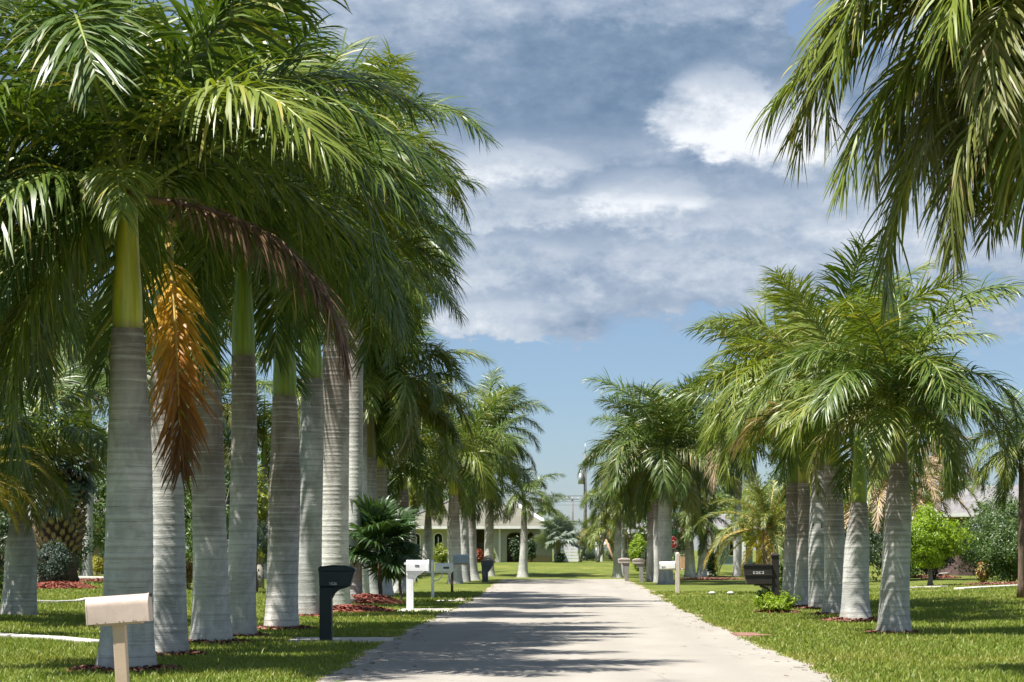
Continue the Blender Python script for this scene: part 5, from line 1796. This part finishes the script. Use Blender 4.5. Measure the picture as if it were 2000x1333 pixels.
# two stone-grey ones on the right
for i, (px, Yq, lab) in enumerate(((1224, 124.0, 'left one of two stone-grey mailboxes with pinkish curved lids'), (1253, 119.5, 'right one of two stone-grey mailboxes with pinkish curved lids'))):
    root = empty('mailbox', (at(px, Yq), Yq, float(gz(at(px, Yq), Yq)) - 0.02), lab, 'mailbox', GM)
    MB().prism([(-0.10, 0), (0.10, 0), (0.10, 0.72), (0.16, 0.96), (-0.28 if i == 0 else -0.34, 0.96), (-0.12, 0.70)], 'y', -0.12, 0.12).build('post', M['stonegrey'], root, bevel=0.015)
    bx = MB().prism([(-0.44, 0.955), (0.14, 0.955), (0.17, 1.10), (-0.46, 1.10)], 'y', -0.16, 0.16).build('box', M['stonepink'], root, bevel=0.015)
    MB().prism([(-0.47, 1.10), (0.19, 1.10), (0.17, 1.19), (0.02, 1.225), (-0.30, 1.225), (-0.45, 1.17)], 'y', -0.18, 0.18).build('lid', M['stonepink'], root, bevel=0.03)

# white one on pale wooden post, right
Yq = 88.5
kz = lambda py: zat(py, Yq)
root = empty('mailbox', (at(1323.5, Yq), Yq, -0.02), 'white metal mailbox held by a tall pale wooden post on the right', 'mailbox', GM)
MB().box((0, 0, (kz(1082)) / 2), (0.165, 0.165, kz(1082))).build('post', M['post_pale'], root, bevel=0.02)
MB().tube([(0, 0, kz(1082) - 0.01), (0, 0, kz(1082) + 0.04), (0, 0, kz(1082) + 0.075)], [0.085, 0.075, 0.03], 12).build('cap', M['post_pale'], root)
MB().box((-0.22, 0, kz(1111)), (0.85, 0.10, 0.06)).build('arm', M['post_pale'], root, bevel=0.006)
bx = shell_smooth(MB().prism(round_top(0.20, 0.27, 8, 0.095), 'x', -0.65, -0.09).build('box', M['white_plain'], root, (0, 0, kz(1110) + 0.015), (0, R(-2.5), 0)))
shell_smooth(MB().prism(round_top(0.212, 0.277, 8, 0.10), 'x', -0.67, -0.645).build('door', M['white_plain'], bx, (0, 0, -0.003)))
MB().box((-0.52, -0.104, 0.08), (0.11, 0.010, 0.05)).build('number_plate', M['stonepink'], bx)
MB().box((-0.585, -0.106, 0.075), (0.028, 0.012, 0.05)).build('flag', M['slate'], bx)

# dark brown one with lower paper compartment
Yd = 61.5
kd = lambda py: zat(py, Yd)
root = empty('mailbox', (at(1514, Yd), Yd, -0.02), 'dark brown mailbox with newspaper holder, lime plants round its foot', 'mailbox', GM)
MB().box((0, 0, 0.75), (0.19, 0.19, 1.5)).build('post', M['darkbrown'], root, bevel=0.008)
c = MB()
zt = 1.5
c.add([(-.115, -.115, zt), (.115, -.115, zt), (.115, .115, zt), (-.115, .115, zt), (-.115, -.115, zt + .035), (.115, -.115, zt + .035), (.115, .115, zt + .035), (-.115, .115, zt + .035), (0, 0, zt + .105)],
      [(3, 2, 1, 0), (0, 1, 5, 4), (1, 2, 6, 5), (2, 3, 7, 6), (3, 0, 4, 7), (4, 5, 8), (5, 6, 8), (6, 7, 8), (7, 4, 8)])
c.build('cap', M['darkbrown'], root)
MB().box((0, 0, 0.17), (0.29, 0.29, 0.36)).build('base_block', M['darkbrown'], root, bevel=0.012)
MB().box((0, 0, 0.375), (0.24, 0.24, 0.04)).build('base_moulding', M['darkbrown'], root, bevel=0.008)
bx = MB().prism([(-0.82, kd(1121)), (-0.09, kd(1121)), (-0.09, kd(1103)), (-0.84, kd(1103))], 'y', -0.15, 0.15).build('box', M['darkbrown'], root, bevel=0.012)
MB().prism([(-0.86, kd(1104)), (-0.085, kd(1104)), (-0.085, kd(1101)), (-0.80, kd(1100))], 'y', -0.175, 0.175).build('lid', M['darkbrown'], root, bevel=0.006)
MB().box((-0.45, -0.003, kd(1122)), (0.75, 0.33, 0.03)).build('shelf_board', M['darkbrown'], root, bevel=0.008)
MB().prism([(-0.74, kd(1140)), (-0.09, kd(1140)), (-0.09, kd(1123)), (-0.81, kd(1123))], 'y', -0.145, 0.145).build('newspaper_holder', M['darkbrown'], root, bevel=0.012)
MB().box((-0.33, 0, kd(1141.5)), (0.44, 0.15, 0.04)).build('moulding', M['darkbrown'], root, bevel=0.006)
MB().tube([(-0.40, 0, kd(1144)), (-0.26, 0, kd(1146)), (-0.16, 0, kd(1151)), (-0.10, 0, kd(1162))], [0.035, 0.03, 0.03, 0.035], 6).build('bracket', M['darkbrown'], root)
# small raised pale numerals, too small to read
nm = MB()
for i in range(4):
    nm.box((-0.56 + i * 0.075, -0.154, kd(1119)), (0.05, 0.008, 0.014))
    nm.box((-0.56 + i * 0.075, -0.154, kd(1119) + 0.045), (0.05, 0.008, 0.012))
    nm.box((-0.56 + i * 0.075 + (0.02 if i % 2 else -0.02), -0.154, kd(1119) + 0.022), (0.012, 0.008, 0.03))
nm.build('numerals', M['white_plain'], root)
# lime plants round it: stems with single leaves
shrub(at(1499, Yd - .5), Yd - 0.5, 0.75, 0.55, 'lime leafed plant left of the dark mailbox foot', 'leaf_lime', 290, leaf=0.10, cat='plant', name='lime_plant', group='lime plants round the dark mailbox', clump=0.13)
shrub(at(1534, Yd - .4), Yd - 0.4, 0.70, 0.58, 'lime leafed plant right of the dark mailbox foot', 'leaf_lime', 291, leaf=0.10, cat='plant', name='lime_plant', group='lime plants round the dark mailbox', clump=0.13)
shrub(at(1516, Yd - .65), Yd - 0.65, 0.75, 0.42, 'lime leafed plant right before the dark mailbox base', 'leaf_lime', 292, leaf=0.09, cat='plant', name='lime_plant', group='lime plants round the dark mailbox', clump=0.12)
shrub(at(1500, Yd + .5), Yd + 0.5, 0.8, 0.75, 'darker green plant behind the dark mailbox base', 'leaf_mid', 293, leaf=0.09, cat='plant', name='lime_plant', group='lime plants round the dark mailbox', clump=0.13)

# ------------------------------------------------------------------ mulch, rock, edging, small things
xm, ym, _ = ground_at(690, 1197)
mulch_bed(xm - 0.1, ym + 0.6, 1.1, 1.3, 0.14, 'mulch_chip', 0, 41, 'bright red mulch mound in front of the rock')
xm, ym, _ = ground_at(715, 1181)
mulch_bed(xm, ym + 0.5, 1.1, 1.5, 0.26, 'mulch_chip', 0, 42, 'bright red mulch mound under the fan palm')
x, Y, _ = ground_at(1850, 1120)
mulch_bed(at(1820, 112), 112, 1.3, 1.2, 0.10, 'mulch_brown', 0, 43, 'brown mulch bed with pale edging behind the round lime tree')
mulch_bed(at(1975, 90), 90, 1.6, 1.2, 0.06, 'mulch_brown', 0, 44, 'brown mulch bed under the large shrub at the right edge')
mulch_bed(at(1390, 130), 130, 1.9, 1.6, 0.06, 'mulch_brown', 0, 45, 'dark mulch bed round the pair of pale palms')
mulch_bed(at(1516, Yd - .3), Yd - 0.3, 0.55, 0.6, 0.04, 'mulch_brown', 0, 46, 'mulch patch round the foot of the dark mailbox')
mulch_bed(at(170, 100), 100, 2.4, 1.0, 0.08, 'mulch_brown', 0, 47, 'brown mulch bed before the cream house')


def rock(x, y, w, h, seed, label):
    bm_ = bmesh.new()
    bmesh.ops.create_icosphere(bm_, subdivisions=3, radius=1.0)
    r = np.random.default_rng(seed)
    pl_ = [(Vector(r.normal(0, 1, 3)).normalized(), r.uniform(0.5, 0.85)) for _ in range(12)]
    for v in bm_.verts:
        for n_, d_ in pl_:
            q = v.co.dot(n_)
            if q > d_:
                v.co -= n_ * (q - d_) * 0.9
        v.co *= 1 + 0.05 * math.sin(v.co.x * 9 + seed) * math.sin(v.co.z * 13)
        v.co = Vector((v.co.x * w / 2 * 1.25, v.co.y * w / 2, v.co.z * h * 0.75 + h * 0.3))
    me = bpy.data.meshes.new('rock')
    bm_.to_mesh(me); bm_.free()
    me.materials.append(M['rock'])
    o = place('rock', me, None, None, (x, y, float(gz(x, y)) - 0.05))
    return tag(o, label, 'rock')


xr, yr, _ = ground_at(668, 1182)
rock(xr, yr, 0.85, 0.46, 3, 'rough brown rock beside the green mailbox post')
xr, yr, _ = ground_at(1290, 1165)
rock(at(1289, 83.5), 83.5, 0.3, 0.10, 5, 'flat pale stone at the right street edge')
rock(at(898, 77.5), 77.0, 0.35, 0.14, 6, 'small pale stone at the left street edge')
rock(at(1020, 118), 118, 0.22, 0.06, 8, 'small dark clod lying on the far street')


def pebble(px, py, label):
    x, Y, z = ground_at(px, py)
    o = MB()
    bm_ = bmesh.new()
    bmesh.ops.create_icosphere(bm_, subdivisions=2, radius=1.0)
    for v in bm_.verts:
        v.co = Vector((v.co.x * 0.13 * (1 + 0.2 * math.sin(5 * v.co.y)), v.co.y * 0.10, v.co.z * 0.055 + 0.05))
    me = bpy.data.meshes.new('white_stone')
    bm_.to_mesh(me); bm_.free()
    for p_ in me.polygons: p_.use_smooth = True
    me.materials.append(M['paper'])
    return tag(place('white_stone', me, None, None, (x, Y, z + 0.03)), label, 'stone', 'white stones on the right lawn')


pebble(1391, 1163, 'left one of two small white stones on the right lawn')
pebble(1427, 1163, 'right one of two small white stones on the right lawn')


def edging(pts, label, w=0.14, h=0.09):
    m = MB()
    P = [Vector((x, y, float(gz(x, y)) - 0.03)) for x, y in pts]
    vs, fs = [], []
    for i, p in enumerate(P):
        t = (P[min(i + 1, len(P) - 1)] - P[max(i - 1, 0)])
        n_ = Vector((-t.y, t.x, 0)).normalized() * w / 2
        vs += [p - n_, p + n_, p + n_ + Vector((0, 0, h + .03)), p - n_ + Vector((0, 0, h + .03))]
    for i in range(len(P) - 1):
        a, b = i * 4, i * 4 + 4
        fs += [(a, b, b + 3, a + 3), (a + 3, b + 3, b + 2, a + 2), (a + 2, b + 2, b + 1, a + 1)]
    fs += [(0, 3, 2, 1), (len(vs) - 4, len(vs) - 3, len(vs) - 2, len(vs) - 1)]
    m.add(vs, fs)
    return tag(m.build('lawn_edging', M['concrete'], None, bevel=0.02), label, 'edging', 'concrete lawn edgings')


def px_path(pp):
    return [ground_at(px, py)[:2] for px, py in pp]


p4 = px_path([(-40, 1243), (30, 1246), (110, 1250), (195, 1259)])
edging(p4, 'pale concrete edging on the near left lawn', 0.35, 0.06)
edging(px_path([(60, 1178), (110, 1180), (150, 1178), (172, 1173)]), 'curved edging round the red mulch of the bluish bush', 0.2, 0.08)
edging(px_path([(130, 1130), (170, 1131), (230, 1133)]), 'straight edging of the bed before the cream house', 0.3, 0.12)
edging(px_path([(1770, 1150), (1810, 1148), (1845, 1147)]), 'pale flat edging strip by the round lime tree', 0.4, 0.05)
edging(px_path([(1872, 1152), (1920, 1149), (1985, 1146), (2040, 1144)]), 'pale edging before the large shrub at the right edge', 0.5, 0.06)
edging(px_path([(1830, 1125), (1870, 1122), (1885, 1118), (1850, 1115)]), 'curved edging of the bed behind the round lime tree', 0.3, 0.12)
APRONS.append((-10.3, -8.3, 41.0, 45.0)) if False else None

# ------------------------------------------------------------------ leaf litter on the street
def litter():
    r = np.random.default_rng(77)
    N = 330
    y = 29 + (r.uniform(0, 1, N) ** 1.3) * 90
    side = r.uniform(0, 1, N)
    x = np.where(side < 0.35, road_l(y) + r.exponential(0.35, N), np.where(side < 0.7, road_r(y) - r.exponential(0.30, N), road_l(y) + 0.3))
    a = r.uniform(0, 6.28, N)
    L = r.uniform(0.02, 0.075, N); W = L * r.uniform(0.15, 0.5, N)
    v = np.zeros((N, 4, 3))
    for k, (p, q) in enumerate(((-1, -1), (1, -1), (1, 1), (-1, 1))):
        v[:, k, 0] = x + p * L * np.cos(a) - q * W * np.sin(a)
        v[:, k, 1] = y + p * L * np.sin(a) + q * W * np.cos(a)
        v[:, k, 2] = 0.014 + 0.012 * (k % 2) * r.uniform(0, 1, N)
    o = place('fallen_leaves', np_mesh('fallen_leaves', v.reshape(-1, 3), np.arange(N * 4).reshape(-1, 4), None, smooth=False), None)
    o.data.materials.append(M['litter'])
    tag(o, kind='stuff')


litter()

# ------------------------------------------------------------------ grass blades on the near lawns
def grass():
    r = np.random.default_rng(5)
    X, Yv = [], []
    for (a, b, dn) in ((26.5, 36, 420), (36, 46, 330), (46, 58, 240), (58, 72, 150), (72, 92, 75)):
        w = (0.262 * b + 4) + (0.22 * b + 4)
        n = int(dn * (b - a) * w)
        yy = r.uniform(a, b, n)
        xx = r.uniform(-0.262 * b - 4, 0.22 * b + 4, n)
        ok = (xx > -0.245 * yy - 3.5) & (xx < 0.205 * yy + 3.5)
        X.append(xx[ok]); Yv.append(yy[ok])
    x = np.concatenate(X); y = np.concatenate(Yv)
    el = road_l(y) + 0.02 + 0.08 * (np.sin(y * 3.1) + np.sin(y * 7.7 + 1)) * 0.5
    er = road_r(y) - 0.02 + 0.08 * (np.sin(y * 2.7) + np.sin(y * 8.3 + 2)) * 0.5
    ok = (x < el) | (x > er)
    for (a, b, c, d) in APRONS:
        ok &= ~((x > a) & (x < b) & (y > c + 0.12) & (y < d - 0.05))
    for (mx, my, rx, ry) in MULCH:
        ok &= (((x - mx) / rx) ** 2 + ((y - my) / ry) ** 2 > 1) | (r.uniform(0, 1, len(x)) < 0.04)
    x, y = x[ok], y[ok]
    N = len(x)
    z = gz(x, y)
    patch = 0.5 + 0.5 * np.sin(x * 0.9 + np.sin(y * 0.31) * 2) * np.sin(y * 0.7 + x * 0.4)
    edge = np.minimum(np.abs(x - el), np.abs(x - er))[ok] if False else np.minimum(np.abs(x - road_l(y)), np.abs(x - road_r(y)))
    h = r.uniform(0.040, 0.085, N) * (0.75 + 0.5 * patch) * np.where(edge < 0.35, 0.8, 1.0)
    h *= np.where(r.uniform(0, 1, N) < 0.02, 1.8, 1.0)
    w = (0.005 + 0.00014 * y) * r.uniform(0.7, 1.3, N)
    a = r.uniform(0, 6.283, N)
    bx, by = np.cos(a), np.sin(a)
    lean_ = r.uniform(0.1, 0.9, N) * h
    la = r.uniform(0, 6.283, N)
    lx, ly = np.cos(la) * lean_, np.sin(la) * lean_
    v = np.zeros((N, 5, 3))
    for k, (q, ww) in enumerate(((0, 1), (0, -1), (0.55, 0.8), (0.55, -0.8), (1, 0))):
        v[:, k, 0] = x + bx * w * ww + lx * q * q
        v[:, k, 1] = y + by * w * ww + ly * q * q
        v[:, k, 2] = z - 0.01 + h * q
    i = np.arange(N)[:, None] * 5
    o = place('grass', np_mesh('grass', v.reshape(-1, 3), i + np.array([0, 1, 3, 2]), i + np.array([2, 3, 4])), None)
    o.data.materials.append(M['blade'])
    tag(o, kind='stuff')
    print('grass blades', N)


grass()
print('objects', len(bpy.data.objects), 'mesh tris', sum(len(m.polygons) for m in bpy.data.meshes))
